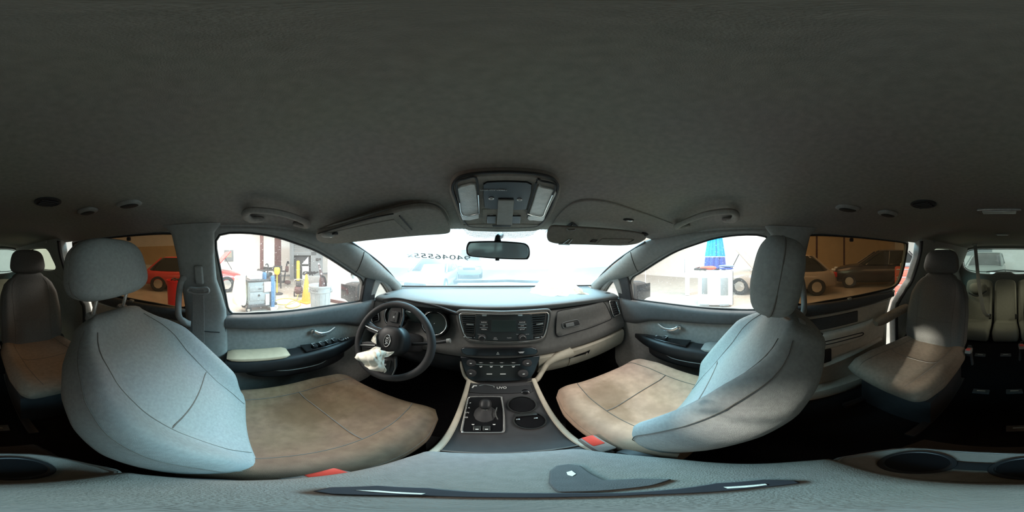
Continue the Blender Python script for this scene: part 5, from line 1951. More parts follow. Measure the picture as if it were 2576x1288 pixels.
# roof grab handles over the front doors
for pxs, lb in (([(648, 552), (628, 543), (617, 527), (628, 515), (655, 514), (695, 519), (735, 531), (768, 548), (770, 560), (752, 564)], 'grey roof grab handle above the window with the tool cart outside'),
                ([(1832, 553), (1846, 545), (1852, 530), (1842, 519), (1815, 518), (1775, 525), (1738, 540), (1708, 556), (1706, 564), (1722, 568)], 'grey roof grab handle above the window with the blue umbrella outside')):
    P = [onroof(a, b, 0.006) for a, b in pxs]
    t = thing('grab_handle', lb, 'handle', tuple(P[5]), 'front roof grab handles')
    nP = len(P)
    mid = [q+Vector((math.copysign(0.006, -q.x), 0, -0.022))*math.sin(PI*k/(nP-1))**0.5 for k, q in enumerate(P)]
    pts = spline(mid, 5)
    m_ = len(pts)
    MB().tube(pts, [0.0125+0.003*abs(2*k/(m_-1)-1)**2 for k in range(m_)], 10, flat=0.8).build('grip', M['headliner'], t)
    for q in (P[0], P[-1]):
        MB().ball(q, (0.016, 0.024, 0.010), 2.6).build('mount', M['headliner'], t)
# round roof air outlets and rear handles
for s in (-1, 1):
    w_s = 'on the shaded side of the headliner' if s < 0 else 'on the headliner near the ajar sliding door'
    z = roof(s*0.245, -0.5)
    t = thing('roof_vent', 'dark round roof air vent '+w_s, 'air vent', (s*0.245, -0.5, z))
    MB().lathe([(0.046, 0), (0.046, -0.006), (0.040, -0.009), (0.036, -0.006), (0, -0.005)], (s*0.245, -0.5, z+0.002), (0, 0, 1), 28).build('vent_ring', M['trim_dark'], t)
    for k in range(4):
        MB().box((s*0.245, -0.524+0.016*k, z-0.007), (0.058, 0.005, 0.004), Euler((0.5, 0, 0))).build('slat', M['black_soft'], t)
    for (y, nmx) in ((-0.33, 'front'), (-0.50, 'back')):
        z = roof(s*0.45, y)
        lbx = {('front', 1): 'dark oval roof lamp nearest the stained seat headrest', ('back', 1): 'dark oval roof lamp above the ajar sliding door',
               ('front', -1): 'dark oval roof lamp above the driver headrest', ('back', -1): 'dark oval roof lamp above the shaded second-row chair'}[(nmx, s)]
        t = thing('roof_lamp', lbx, 'lamp', (s*0.45, y, z), 'oval roof lamps')
        c_ = Vector((s*(0.45 if nmx == 'front' else 0.41), y, roof(s*0.45, y)+0.002))
        MB().ball(c_, (0.030, 0.048, 0.011), 2.6).build('bezel', M['door_panel'], t)
        MB().ball(c_+Vector((0, 0, -0.005)), (0.021, 0.036, 0.009), 2.6).build('lens', M['trim_dark'], t)
for (y, wd_, lb) in ((-0.63, 0.17, 'long ceiling lamp bar with bright glint, nearer the front seats'), (-1.37, 0.12, 'thin ceiling lamp bar farther back near the back window')):
    z = roof(0, y)
    t = thing('dome_lamp', lb, 'lamp', (0.0, y, z))
    MB().box((-0.005, y-0.035, z-0.002), (wd_, 0.075, 0.012), bev=0.005).build('housing', M['headliner'], t)
    MB().box((-0.005, y-0.03, z-0.008), (wd_*0.8, 0.04, 0.006), bev=0.002).build('lens', M['lens'], t)
    MB().tube([(-0.005-wd_*0.5, y+0.004, z-0.007), (-0.005+wd_*0.5, y+0.004, z-0.007)], 0.0026, 8).build('chrome_bar', M['chrome'], t)
# coat hooks above the second row
for s in (-1, 1):
    t = thing('coat_hook', 'small pale coat hook above the '+('shaded second-row chair' if s < 0 else 'second-row chair in the shaft of light'), 'hook', (s*0.60, -1.35, roof(s*0.6, -1.35)))
    z = roof(s*0.6, -1.35)
    MB().box((s*0.6, -1.35, z-0.004), (0.03, 0.02, 0.012), bev=0.004).build('base', M['trim'], t)
    MB().tube([(s*0.6, -1.35, z-0.005), (s*0.595, -1.345, z-0.022), (s*0.58, -1.34, z-0.018)], 0.004, 8).build('hook_arm', M['beige'], t)

# ================================================================== the garage outside
G = -H
M['floor_out'] = mat('garage_concrete', (0.40, 0.36, 0.31), 0.35, var=0.10, scale=3, spec=0.5)
M['wall_out'] = mat('garage_white_wall', (0.84, 0.82, 0.78), 0.8, var=0.03, scale=2)
M['wall_tan'] = mat('garage_tan_wall', (0.62, 0.47, 0.28), 0.8, var=0.05, scale=2)
M['grey_out'] = mat('grey_painted_metal', (0.27, 0.285, 0.29), 0.5, var=0.08, scale=20)
M['grey_bin'] = mat('grey_bin_plastic', (0.36, 0.38, 0.39), 0.6, var=0.08, scale=12)
M['yellow'] = mat('yellow_paint', (0.75, 0.55, 0.06), 0.5, var=0.08)
M['orange'] = mat('orange_cone_plastic', (0.85, 0.33, 0.05), 0.5, var=0.12)
M['rust'] = mat('dark_red_steel', (0.10, 0.045, 0.04), 0.6, var=0.4, scale=30)
M['steel_dark'] = mat('dark_steel', (0.06, 0.055, 0.055), 0.5, var=0.3, scale=30)
M['blue_dark'] = mat('blue_metal', (0.08, 0.17, 0.30), 0.5, var=0.2)
M['bag'] = mat('pale_sack', (0.85, 0.84, 0.68), 0.85, var=0.10, scale=6)
M['white'] = mat('white_paint', (0.85, 0.85, 0.84), 0.5, var=0.03)
M['rubber'] = mat('tyre_rubber', (0.025, 0.025, 0.025), 0.8, var=0.2)
M['hose'] = mat('yellow_hose', (0.55, 0.43, 0.12), 0.6, var=0.1)
M['umb_blue'] = mat('cyan_canvas', (0.02, 0.30, 0.55), 0.8, var=0.25, scale=30)
M['umb_navy'] = mat('navy_canvas', (0.06, 0.10, 0.36), 0.8, var=0.3, scale=40)
M['red_cloth'] = mat('red_cloth', (0.60, 0.12, 0.08), 0.8, var=0.2, scale=30)
M['blue_cloth'] = mat('blue_cloth', (0.18, 0.25, 0.48), 0.8, var=0.2, scale=30)
M['car_glass'] = mat('car_dark_glass', (0.02, 0.025, 0.025), 0.08, var=0.0, spec=0.6)
M['lamp_red'] = mat('tail_lamp', (0.5, 0.02, 0.02), 0.2, var=0.0)
M['lamp_white'] = mat('head_lamp', (0.7, 0.72, 0.74), 0.1, var=0.0, spec=0.7)

MB().box((0, 0, G-0.05), (34, 34, 0.1)).build('garage_floor', M['floor_out'], kind='structure')
w1 = MB().box((-11.2, -1, G+1.9), (0.2, 24, 3.8)).build('garage_wall_left', M['wall_out'], kind='structure')
w2 = MB().box((10.2, -1, G+1.9), (0.2, 24, 3.8)).build('garage_wall_right', M['wall_out'], kind='structure')
w3 = MB().box((0, -12.6, G+1.9), (22, 0.2, 3.8)).build('garage_wall_rear', M['wall_out'], kind='structure')
MB().box((-11.08, -8, G+1.5), (0.06, 10, 1.4)).build('wall_band', M['wall_tan'], w1)
MB().box((10.08, -7, G+1.9), (0.06, 11, 3.6)).build('wall_panel', M['wall_tan'], w2)
for k in range(3):
    MB().box((10.04, -2.2-2.2*k, G+1.9), (0.05, 0.12, 3.6)).build('wall_rail', M['rust'], w2)
for y in (-1.2,):
    MB().box((10.03, -7, G+3.0), (0.04, 11, 0.05)).build('wall_rail', M['rust'], w2)
MB().box((-11.08, -1, G+0.06), (0.05, 24, 0.12)).build('skirting', M['grey_out'], w1)


def gpt(px, D):
    """ground point below a sight line column at distance D"""
    p = athd(px, 644, D)
    return Vector((p.x, p.y, G))


def facing(p):
    """horizontal axes at p: right and away, as seen from the car"""
    d = Vector((p.x-CAMX, p.y, 0)).normalized()
    return Vector((d.y, -d.x, 0)), d


# ---- vehicles
def vehicle(name, label, c, heading, colr, L=4.5, Wd=1.8, Hh=1.45, hood_open=False, cat='car', van=0.0):
    root = thing(name, label, cat, tuple(c))
    m = mat('paint', colr, 0.3, var=0.05, scale=4, spec=0.5, coat=0.4)
    R = Matrix.Rotation(heading, 3, 'Z')

    def T(x, y, z):
        return Vector(c)+R @ Vector((x, y, z))
    hb = Hh*0.62
    secs = [(-0.50, 0.35, 0.72, 0.80), (-0.47, 0.24, 0.96, 0.95), (-0.34, 0.20, 1.02, 1.0), (-0.10, 0.18, 1.02, 1.0), (0.16, 0.18, 1.0, 1.0), (0.30, 0.20, 0.94, 0.99), (0.42, 0.22, 0.84, 0.95), (0.48, 0.28, 0.72, 0.86), (0.50, 0.36, 0.60, 0.76)]
    rings = []
    for fx, zb, zt, fw in secs:
        zt = zt*hb/0.98
        ring = []
        for q in range(20):
            a = 2*PI*q/20
            ca, sa = math.cos(a), math.sin(a)
            ring.append(T(fx*L, fw*Wd/2*math.copysign(abs(ca)**0.45, ca), (zb+zt)/2+(zt-zb)/2*math.copysign(abs(sa)**0.5, sa)))
        rings.append(ring)
    MB().loft(rings).build('body', m, root, angle=0.9)
    # glasshouse
    rings = []
    for fz, x0, x1, fw in [(0.0, -0.44-van, 0.22, 0.93), (0.5, -0.38-van, 0.10, 0.86), (0.92, -0.30-van, 0.0, 0.76), (1.0, -0.27-van, -0.03, 0.66)]:
        z = hb*0.97+(Hh-hb*0.97)*fz
        ring = []
        for q in range(24):
            a = 2*PI*q/24
            ca, sa = math.cos(a), math.sin(a)
            ring.append(T((x0+x1)/2*L+(x1-x0)/2*L*math.copysign(abs(ca)**0.4, ca), fw*Wd/2*math.copysign(abs(sa)**0.4, sa), z))
        rings.append(ring)
    MB().loft(rings[:3]).build('windows', M['car_glass'], root, angle=0.9)
    MB().loft([[p+Vector((0, 0, 0.004)) for p in rings[2]], rings[3]]).build('car_roof', m, root, angle=0.9)
    for sy in (-1, 1):
        for xa, xb in (((-0.44-van), -0.30-van), (0.22, 0.0), (-0.10, -0.12)):
            MB().tube([T(xa*L*0.985, sy*Wd/2*0.91, hb*0.97), T(xb*L*0.985, sy*Wd/2*0.76, Hh*0.97)], 0.035, 6).build('roof_pillar', m, root)
    for fx in (-0.32, 0.31):
        for sy in (-1, 1):
            wc = T(fx*L, sy*(Wd/2-0.09), 0.32)
            ax = R @ Vector((0, sy, 0))
            wh = MB().lathe([(0.0, -0.1), (0.28, -0.1), (0.325, -0.07), (0.325, 0.07), (0.29, 0.10), (0.21, 0.095), (0.20, 0.07), (0, 0.07)], wc, ax, 24).build('wheel', M['rubber'], root)
            MB().lathe([(0, 0.071), (0.19, 0.071), (0.19, 0.085), (0.05, 0.095), (0, 0.095)], wc, ax, 10).build('wheel_rim', M['satin'], wh)
    for sy in (-1, 1):
        MB().box(T(0.477*L, sy*Wd*0.33, hb*0.74), (0.22, 0.34, 0.14), R.to_4x4().to_3x3(), bev=0.05).build('headlight', M['lamp_white'], root)
        MB().box(T(-0.487*L, sy*Wd*0.36, hb*0.80), (0.14, 0.28, 0.20), R.to_3x3(), bev=0.04).build('tail_light', M['lamp_red'], root)
    MB().box(T(0.492*L, 0, hb*0.55), (0.10, Wd*0.45, 0.16), R.to_3x3(), bev=0.04).build('grille', M['black'], root)
    if hood_open:
        MB().prism([T(0.20*L, -Wd*0.42, hb*1.0), T(0.20*L, Wd*0.42, hb*1.0), T(0.36*L, Wd*0.40, hb*1.0+0.75), T(0.36*L, -Wd*0.40, hb*1.0+0.75)], R @ Vector((-0.03, 0, 0.015))).build('open_bonnet', m, root)
        MB().tube([T(0.42*L, Wd*0.3, hb*0.9), T(0.33*L, Wd*0.35, hb+0.6)], 0.015, 6).build('bonnet_strut', M['black'], root)
    return root


def fac_heading(px, D, rel):
    p = athd(px, 644, D)
    return math.atan2(p.y, p.x-CAMX)+rel


vehicle('car', 'red car with raised bonnet behind the tool cart, half hidden by the door pillar', gpt(487, 7.2), fac_heading(487, 7.2, -PI/2-0.05), (0.55, 0.05, 0.045), 4.3, 1.8, 1.42, hood_open=True)
vehicle('car', 'tan car behind the white cabinet with the blue umbrella', gpt(1958, 6.6), fac_heading(1958, 6.6, PI/2-0.05), (0.34, 0.28, 0.23), 4.4, 1.8, 1.5, hood_open=True)
vehicle('car', 'dark sport utility car seen through the tinted sliding window', gpt(2205, 8.3), fac_heading(2205, 8.3, PI/2+0.15), (0.03, 0.03, 0.035), 4.4, 1.9, 1.75, van=0.04)
vehicle('car', 'grey-green car facing the back window', gpt(2482, 8.6), fac_heading(2482, 8.6, PI-0.15), (0.20, 0.24, 0.22), 4.6, 1.9, 1.65)
vehicle('car', 'light blue car ahead beyond the windscreen, left of the mirror', gpt(1090, 7.4), fac_heading(1090, 7.4, PI-0.3), (0.25, 0.45, 0.55), 4.2, 1.8, 1.35)
vehicle('van', 'light blue tall van beyond the windscreen beside the mirror', gpt(1180, 12.2), fac_heading(1180, 12.2, PI), (0.20, 0.42, 0.50), 4.6, 1.7, 1.95, cat='van', van=0.03)

# ---- tool cart
def cart():
    D = 4.35
    p = gpt(652, D)
    r, d = facing(p)
    t = thing('tool_cart', 'grey metal tool cart on castors with blue post and tools on top', 'cart', tuple(p))
    ang = math.atan2(d.y, d.x)-PI/2+0.35
    R = Matrix.Rotation(ang, 3, 'Z')

    def T(x, y, z):
        return p+R @ Vector((x, y, z))
    Rm = R
    MB().box(T(0, 0, 0.50), (0.74, 0.5, 0.60), Rm, bev=0.02).build('cabinet', M['grey_out'], t)
    MB().box(T(0, 0, 0.82), (0.78, 0.54, 0.05), Rm, bev=0.015).build('worktop', M['steel_dark'], t)
    MB().box(T(0, 0, 0.17), (0.80, 0.56, 0.07), Rm, bev=0.015).build('base_tray', M['steel_dark'], t)
    MB().box(T(0.382, 0.0, 0.50), (0.01, 0.44, 0.52), Rm, bev=0.004).build('end_panel', M['steel_dark'], t)
    dr = MB().box(T(-0.08, -0.255, 0.62), (0.52, 0.02, 0.14), Rm, bev=0.005).build('drawer', M['grey_out'], t)
    MB().box(T(-0.08, -0.270, 0.62), (0.09, 0.02, 0.02), Rm, bev=0.004).build('drawer_pull', M['steel_dark'], dr)
    dr = MB().box(T(-0.08, -0.255, 0.42), (0.52, 0.02, 0.22), Rm, bev=0.005).build('drawer', M['grey_out'], t)
    MB().lathe([(0, 0), (0.03, 0), (0.025, 0.02), (0, 0.02)], T(-0.1, -0.265, 0.45), R @ Vector((0, -1, 0)), 14).build('lock_knob', M['steel_dark'], dr)
    for x in (-0.36, 0.36):
        for y in (-0.24, 0.24):
            wc = T(x, y, 0.075)
            w_ = MB().lathe([(0.02, -0.022), (0.075, -0.022), (0.075, 0.022), (0.02, 0.022), (0, 0.022), (0, -0.022)], wc, R @ Vector((0.4, 1, 0)), 20).build('castor', M['white'] if (x > 0 and y < 0) else M['rubber'], t)
            MB().lathe([(0, -0.026), (0.035, -0.026), (0.035, 0.026), (0, 0.026)], wc, R @ Vector((0.4, 1, 0)), 12).build('castor_hub', M['satin'], w_)
    MB().box(T(0.26, -0.29, 0.48), (0.10, 0.06, 0.92), Rm, bev=0.015).build('blue_post', M['blue_dark'], t, label='blue upright post')
    MB().box(T(0.14, -0.285, 0.66), (0.22, 0.03, 0.26), Rm, bev=0.006).build('paper_pad', M['white'], t, label='white paper pad')
    MB().box(T(0.12, -0.28, 0.32), (0.10, 0.02, 0.30), Rm, bev=0.006).build('paper_pad', M['white'], t, label='white paper pad')
    MB().box(T(0.26, -0.30, 0.06), (0.12, 0.08, 0.09), Rm, bev=0.01).build('post_foot', M['white'], t)
    # loose tools standing on the worktop
    def own(nm, lb, cat):
        return thing(nm, lb, cat, tuple(T(0, 0, 0.845)))
    a = own('box', 'pink-white cardboard box on the tool cart', 'box')
    MB().box(T(-0.12, 0.02, 0.945), (0.34, 0.30, 0.19), Rm, bev=0.004).build('carton', M['white'], a)
    MB().box(T(-0.12, -0.135, 0.945), (0.30, 0.006, 0.02), Rm).build('tape', M['beige'], a)
    a = own('bench_vise', 'dark bench vise with bent crank on the tool cart', 'vise')
    MB().box(T(0.22, 0.0, 0.93), (0.12, 0.16, 0.13), Rm, bev=0.03).build('vise_body', M['steel_dark'], a)
    MB().tube(spline([T(0.22, -0.05, 0.98), T(0.24, -0.05, 1.18), T(0.20, -0.05, 1.24), T(0.16, -0.05, 1.20)], 5), 0.018, 8).build('crank', M['steel_dark'], a)
    MB().lathe([(0, -0.03), (0.06, -0.03), (0.06, 0.03), (0, 0.03)], T(0.31, -0.02, 0.95), R @ Vector((0, 1, 0)), 14).build('jaw_wheel', M['black'], a)
    a = own('cutter_head', 'blue cutter motor on the tool cart above the post', 'tool')
    MB().lathe([(0, 0), (0.06, 0), (0.06, 0.14), (0.045, 0.18), (0, 0.18)], T(0.1, -0.12, 0.845), (0, 0, 1), 16).build('motor', M['blue_dark'], a)
    MB().tube([T(0.1, -0.12, 1.02), T(0.13, -0.12, 1.10)], 0.02, 8).build('spindle', M['steel_dark'], a)
    # sack hanging off the end
    sk = thing('sack', 'pale yellow-white sack hanging off the end of the tool cart', 'bag', tuple(T(-0.55, -0.05, 0.0)))
    rings = []
    for k in range(14):
        u = k/13
        z = 0.22+0.72*u
        rx = 0.19*(1-0.35*u**2)*(0.75+0.25*min(1, 5*u+0.2))
        ring = []
        for q in range(24):
            a_ = 2*PI*q/24
            f_ = 1+0.09*math.sin(5*a_+4*u)+0.05*math.sin(9*a_-6*u)
            ring.append(T(-0.55+rx*f_*math.cos(a_), -0.08+0.20*f_*math.sin(a_)*(1-0.3*u), z))
        rings.append(ring)
    MB().loft(rings).build('sack_body', M['bag'], sk, angle=1.3)
    MB().tube([T(-0.55+0.13*math.cos(q*PI/10), -0.08+0.14*math.sin(q*PI/10), 0.90) for q in range(20)], 0.018, 6, closed=True).build('sack_hem', M['bag'], sk)


cart()

# ---- cone, bin, compressor, bollard and what stands round them
p = gpt(771, 5.0)
t = thing('traffic_cone', 'tall orange traffic cone beside the grey bin', 'cone', tuple(p))
MB().box(p+Vector((0, 0, 0.02)), (0.40, 0.40, 0.04), Euler((0, 0, 0.4)), bev=0.012).build('cone_base', M['orange'], t)
MB().lathe([(0.155, 0.04), (0.15, 0.07), (0.035, 0.86), (0.025, 0.89), (0, 0.89)], p, (0, 0, 1), 24).build('cone_body', M['orange'], t)

p = gpt(806, 3.95)
t = thing('trash_can', 'large round grey trash can outside the front window', 'bin', tuple(p))
MB().lathe([(0.20, 0.0), (0.212, 0.02), (0.252, 0.58), (0.268, 0.585), (0.272, 0.70), (0.285, 0.705), (0.287, 0.745), (0.272, 0.748), (0.262, 0.735), (0.205, 0.06), (0, 0.05)], p, (0, 0, 1), 32).build('bin_body', M['grey_bin'], t)
r, d = facing(p)
for s in (-1, 1):
    hb_ = p+r*(0.275*s*0.9)-d*0.11+Vector((0, 0, 0.66))
    MB().tube(spline([hb_+Vector((0, 0, 0.03))-r*0.03, hb_-d*0.03+r*s*0.02, hb_-d*0.03+r*s*0.02+Vector((0, 0, -0.06)), hb_+Vector((0, 0, -0.07))-r*0.03], 4), 0.014, 8).build('bin_handle', M['grey_bin'], t)
for k in range(12):
    a = 2*PI*k/12
    MB().tube([p+Vector((0.215*math.cos(a), 0.215*math.sin(a), 0.04)), p+Vector((0.252*math.cos(a), 0.252*math.sin(a), 0.56))], 0.006, 5).build('bin_rib', M['grey_bin'], t)
text('bin_lettering', 'TRASH', 0.07, frame(p-r*0.15-d*0.245+Vector((0, 0, 0.64)), r-d*0.5, (0, 0, 1)), M['steel_dark'], t)
# what sticks out of the bin
t2 = thing('bumper_strip', 'tall dark perforated strip standing in the grey trash can', 'car part', tuple(p+r*0.15+Vector((0, 0, 0.3))))
prev = None
st_ = [p+r*(0.20-0.03*k)+d*0.0+Vector((0, 0, 0.30+0.12*k)) for k in range(9)]
MB().tube(st_, [0.045, 0.05, 0.055, 0.06, 0.06, 0.055, 0.045, 0.03, 0.022], 8, flat=0.3).build('strip', M['rust'], t2)
for k in range(3, 9):
    MB().lathe([(0.012, -0.03), (0.02, -0.03), (0.02, 0.03), (0.012, 0.03)], st_[k], d, 10).build('strip_hole', M['white'], t2)
t2 = thing('scrap_hose', 'curved black hose rising out of the grey trash can', 'hose', tuple(p+Vector((0, 0, 0.5))))
MB().tube(spline([p-r*0.05+Vector((0, 0, 0.4)), p+r*0.0+Vector((0, 0, 0.9)), p+r*0.09+Vector((0, 0, 0.95)), p+r*0.14+Vector((0, 0, 0.8)), p+r*0.13+Vector((0, 0, 0.5))], 5), 0.016, 8).build('hose', M['black'], t2)
t2 = thing('oil_jug', 'rust-brown jug with dark cap poking out of the grey trash can', 'jug', tuple(p+r*0.03+Vector((0, 0, 0.5))))
MB().lathe([(0, 0.50), (0.06, 0.50), (0.06, 0.86), (0.045, 0.92), (0, 0.92)], p+r*0.03, (0, 0, 1), 16).build('jug_body', M['rust'], t2)
MB().lathe([(0, 0.92), (0.025, 0.92), (0.025, 0.965), (0, 0.965)], p+r*0.03, (0, 0, 1), 12).build('jug_cap', M['black'], t2)

p = gpt(751, 5.75)
r, d = facing(p)
t = thing('air_compressor', 'small dark air compressor behind the orange cone', 'compressor', tuple(p))
MB().ball(p+Vector((0, 0, 0.24)), (0.15, 0.24, 0.15), 2.6, Matrix.Rotation(math.atan2(d.y, d.x)-PI/2, 3, 'Z')).build('air_tank', M['rust'], t)
MB().box(p+Vector((0, 0, 0.47)), (0.20, 0.30, 0.16), Matrix.Rotation(math.atan2(d.y, d.x)-PI/2, 3, 'Z'), bev=0.04).build('pump', M['steel_dark'], t)
MB().tube(spline([p-r*0.14+Vector((0, 0, 0.42)), p-r*0.14+Vector((0, 0, 0.60)), p+r*0.14+Vector((0, 0, 0.60)), p+r*0.14+Vector((0, 0, 0.42))], 5), 0.014, 8).build('carry_handle', M['satin'], t)
for s in (-1, 1):
    MB().lathe([(0, -0.02), (0.09, -0.02), (0.09, 0.02), (0, 0.02)], p+r*s*0.15+Vector((0, 0, 0.09)), r, 16).build('wheel', M['rubber'], t)
t = thing('air_hose', 'thin yellow air hose coiled across the floor to the compressor', 'hose', tuple(gpt(715, 4.8)))
def fl(px, py):
    q = onplane(px, py, (0, 0, 1), G+0.012)
    return q
hp_ = [p-r*0.0+Vector((0, 0, 0.40)), fl(753, 742)+Vector((0, 0, .22)), fl(744, 757), fl(728, 765), fl(705, 766), fl(690, 762), fl(698, 754), fl(715, 751), fl(735, 752), fl(748, 757), fl(756, 766), fl(745, 773), fl(728, 775), fl(718, 770), fl(730, 760), fl(745, 754)]
MB().tube(spline(hp_, 6), 0.012, 6).build('hose', M['hose'], t)

p = gpt(750, 9.4)
t = thing('bollard', 'yellow steel bollard before the grey booth doorway', 'bollard', tuple(p))
MB().lathe([(0.10, 0), (0.10, 1.12), (0.085, 1.16), (0.05, 1.185), (0, 1.19)], p, (0, 0, 1), 20).build('post', M['yellow'], t)
MB().lathe([(0.17, 0), (0.17, 0.02), (0.10, 0.025)], p, (0, 0, 1), 16).build('base_flange', M['steel_dark'], t)

# ---- grey booth with dark doorway and shutter
p = gpt(768, 10.0)
r, d = facing(p)
Rb = Matrix.Rotation(math.atan2(r.y, r.x), 3, 'Z')
t = thing('paint_booth', 'grey steel booth with a dark doorway and roller shutter, beyond the yellow bollard', 'booth', tuple(p))
def bt(px, z, off=0.0):
    k = athd(px, 644, 1)-CP
    k.z = 0
    n = d
    tt_ = (p-CP).dot(n)/k.dot(n)
    q = CP+k*tt_+d*off
    return Vector((q.x, q.y, G+z))
def bx(px0, px1, z0, z1, dep, m, nm, par, off=0.0):
    a, b = bt(px0, z0), bt(px1, z1)
    c_ = (a+b)/2+d*(dep/2+off)
    wd_ = (Vector((b.x-a.x, b.y-a.y, 0))).length
    return MB().box(c_, (wd_, dep, z1-z0), Rb, bev=0.01).build(nm, m, par)
bx(729, 739, 0, 2.35, 0.25, M['grey_out'], 'door_post', t)
bx(782, 812, 0, 1.95, 0.25, M['grey_out'], 'side_panel', t)
bx(739, 796, 1.48, 1.72, 0.22, M['grey_out'], 'lintel', t)
for k in range(6):
    bx(739, 796, 1.74+0.115*k, 1.845+0.115*k, 0.10, M['grey_out'], 'slat', t, 0.05)
bx(739, 782, 0, 1.48, 0.04, M['steel_dark'], 'doorway', t, 0.20)
q0 = [bt(759, 0.95, 0.10), bt(776, 0.95, 0.10), bt(776, 1.42, 0.10)]
MB().prism(q0, d*0.03).build('door_pane', M['white'], t)
bx(758, 778, 0.88, 0.95, 0.06, M['steel_dark'], 'push_bar', t, 0.08)
bx(760, 777, 0.0, 0.82, 0.06, M['white'], 'door_leaf', t, 0.10)
bx(795, 801, 1.15, 1.32, 0.06, M['steel_dark'], 'switch_box', t, -0.06)
bx(803, 807, 1.20, 1.32, 0.06, M['steel_dark'], 'switch_box', t, -0.06)

# ---- lift columns
for (px, D, wdt, hh, m, lb) in ((658.5, 6.4, 0.14, 3.3, 'rust', 'thin dark lift column above the tool cart'), (699, 8.9, 0.36, 3.6, 'rust', 'wide dark red lift column right of the tool cart')):
    p = gpt(px, D)
    r, d = facing(p)
    Rb2 = Matrix.Rotation(math.atan2(r.y, r.x), 3, 'Z')
    t = thing('lift_column', lb, 'car lift', tuple(p))
    MB().box(p+Vector((0, 0, hh/2)), (wdt, 0.22, hh), Rb2, bev=0.015).build('column', M[m], t)
    MB().box(p+Vector((0, 0, 0.03)), (wdt*2, 0.5, 0.06), Rb2, bev=0.01).build('base_plate', M['steel_dark'], t)
    MB().box(p-d*0.14+Vector((0, 0, 0.75)), (wdt*1.3, 0.10, 0.35), Rb2, bev=0.02).build('carriage', M['steel_dark'], t)
    MB().tube([p-d*0.2+Vector((0, 0, 0.65)), p-d*0.5+r*0.5+Vector((0, 0, 0.65))], 0.04, 8).build('lift_arm', M['steel_dark'], t)
# floor jack, hand truck, heap of parts
p = gpt(697, 6.1)
r, d = facing(p)
t = thing('oil_drain', 'yellow oil drain tank on a stem below the lift column', 'drain tank', tuple(p))
MB().lathe([(0.0, 0.74), (0.07, 0.75), (0.11, 0.83), (0.11, 0.98), (0.08, 1.02), (0, 1.02)], p, (0, 0, 1), 20).build('tank', M['yellow'], t)
MB().tube([p+Vector((0, 0, 0.04)), p+Vector((0, 0, 0.76))], 0.022, 10).build('stem', M['yellow'], t)
MB().lathe([(0, 0), (0.22, 0), (0.22, 0.03), (0.04, 0.06), (0, 0.06)], p, (0, 0, 1), 18).build('foot', M['steel_dark'], t)
p = gpt(720, 8.2)
r, d = facing(p)
t = thing('hand_truck', 'small dark red hand truck left of the grey booth post', 'hand truck', tuple(p))
MB().tube(spline([p-r*0.12+Vector((0, 0, 0.1)), p-r*0.05+Vector((0, 0, 0.6)), p+r*0.05+Vector((0, 0, 1.1)), p+r*0.10+Vector((0, 0, 1.16)), p+r*0.13+Vector((0, 0, 1.05))], 5), 0.035, 8).build('frame', M['black'], t)
MB().box(p+r*0.04+Vector((0, 0, 0.80)), (0.20, 0.14, 0.28), bev=0.04).build('reel', M['rust'], t)
MB().box(p+r*0.06+Vector((0, 0, 0.12)), (0.34, 0.28, 0.16), bev=0.05).build('wheel_guard', M['rust'], t)
p = gpt(678, 7.4)
r, d = facing(p)
Rw = Matrix.Rotation(math.atan2(r.y, r.x), 3, 'Z')
t = thing('workbench', 'dark workbench cluttered with hoses behind the tool cart', 'bench', tuple(p))
MB().box(p+Vector((0, 0, 0.82)), (1.1, 0.5, 0.06), Rw, bev=0.01).build('bench_top', M['steel_dark'], t)
for sxx in (-0.5, 0.5):
    for syy in (-0.2, 0.2):
        MB().box(p+r*sxx+d*syy+Vector((0, 0, 0.40)), (0.06, 0.06, 0.80), Rw, bev=0.008).build('leg', M['steel_dark'], t)
t = thing('hose_coil', 'tangled dark hoses lying on the workbench behind the tool cart', 'hose', tuple(p+Vector((0, 0, 0.85))))
rnd = random.Random(3)
MB().tube(spline([p+r*(0.05+0.42*math.sin(k*1.3))+d*rnd.uniform(-0.15, 0.15)+Vector((0, 0, 0.87+0.09*rnd.random())) for k in range(14)], 5), 0.028, 7).build('hose', M['steel_dark'], t)
p = gpt(789, 6.2)
r, d = facing(p)
t = thing('parts_heap', 'tangle of dark hoses and handlebars behind the grey trash can', 'hose', tuple(p))
MB().box(p+Vector((0, 0, 0.35)), (0.5, 0.4, 0.7), Matrix.Rotation(math.atan2(r.y, r.x), 3, 'Z'), bev=0.05).build('crate', M['grey_out'], t)
for k in range(4):
    MB().tube(spline([p+r*(-0.3+0.12*k+0.12*math.sin(q*1.9+k))+Vector((0, 0, 0.72+0.14*abs(math.sin(q+k*0.7))))-d*0.1 for q in range(8)], 4), 0.022, 7).build('hose', M['black'], t)
# square poster and signs on the far wall
p = athd(574, 640, 10.3)
t = thing('wall_poster', 'small grey square poster on the white wall above the red car', 'poster', tuple(p))
r, d = facing(p)
p.x = -11.05
t.location = p
MB().box((-11.05, p.y, p.z-0.08), (0.03, 0.62, 0.75), bev=0.005).build('sheet', M['grey_out'], t)
MB().box((-11.03, p.y, p.z-0.02), (0.03, 0.40, 0.36)).build('printed_area', M['beige'], t)

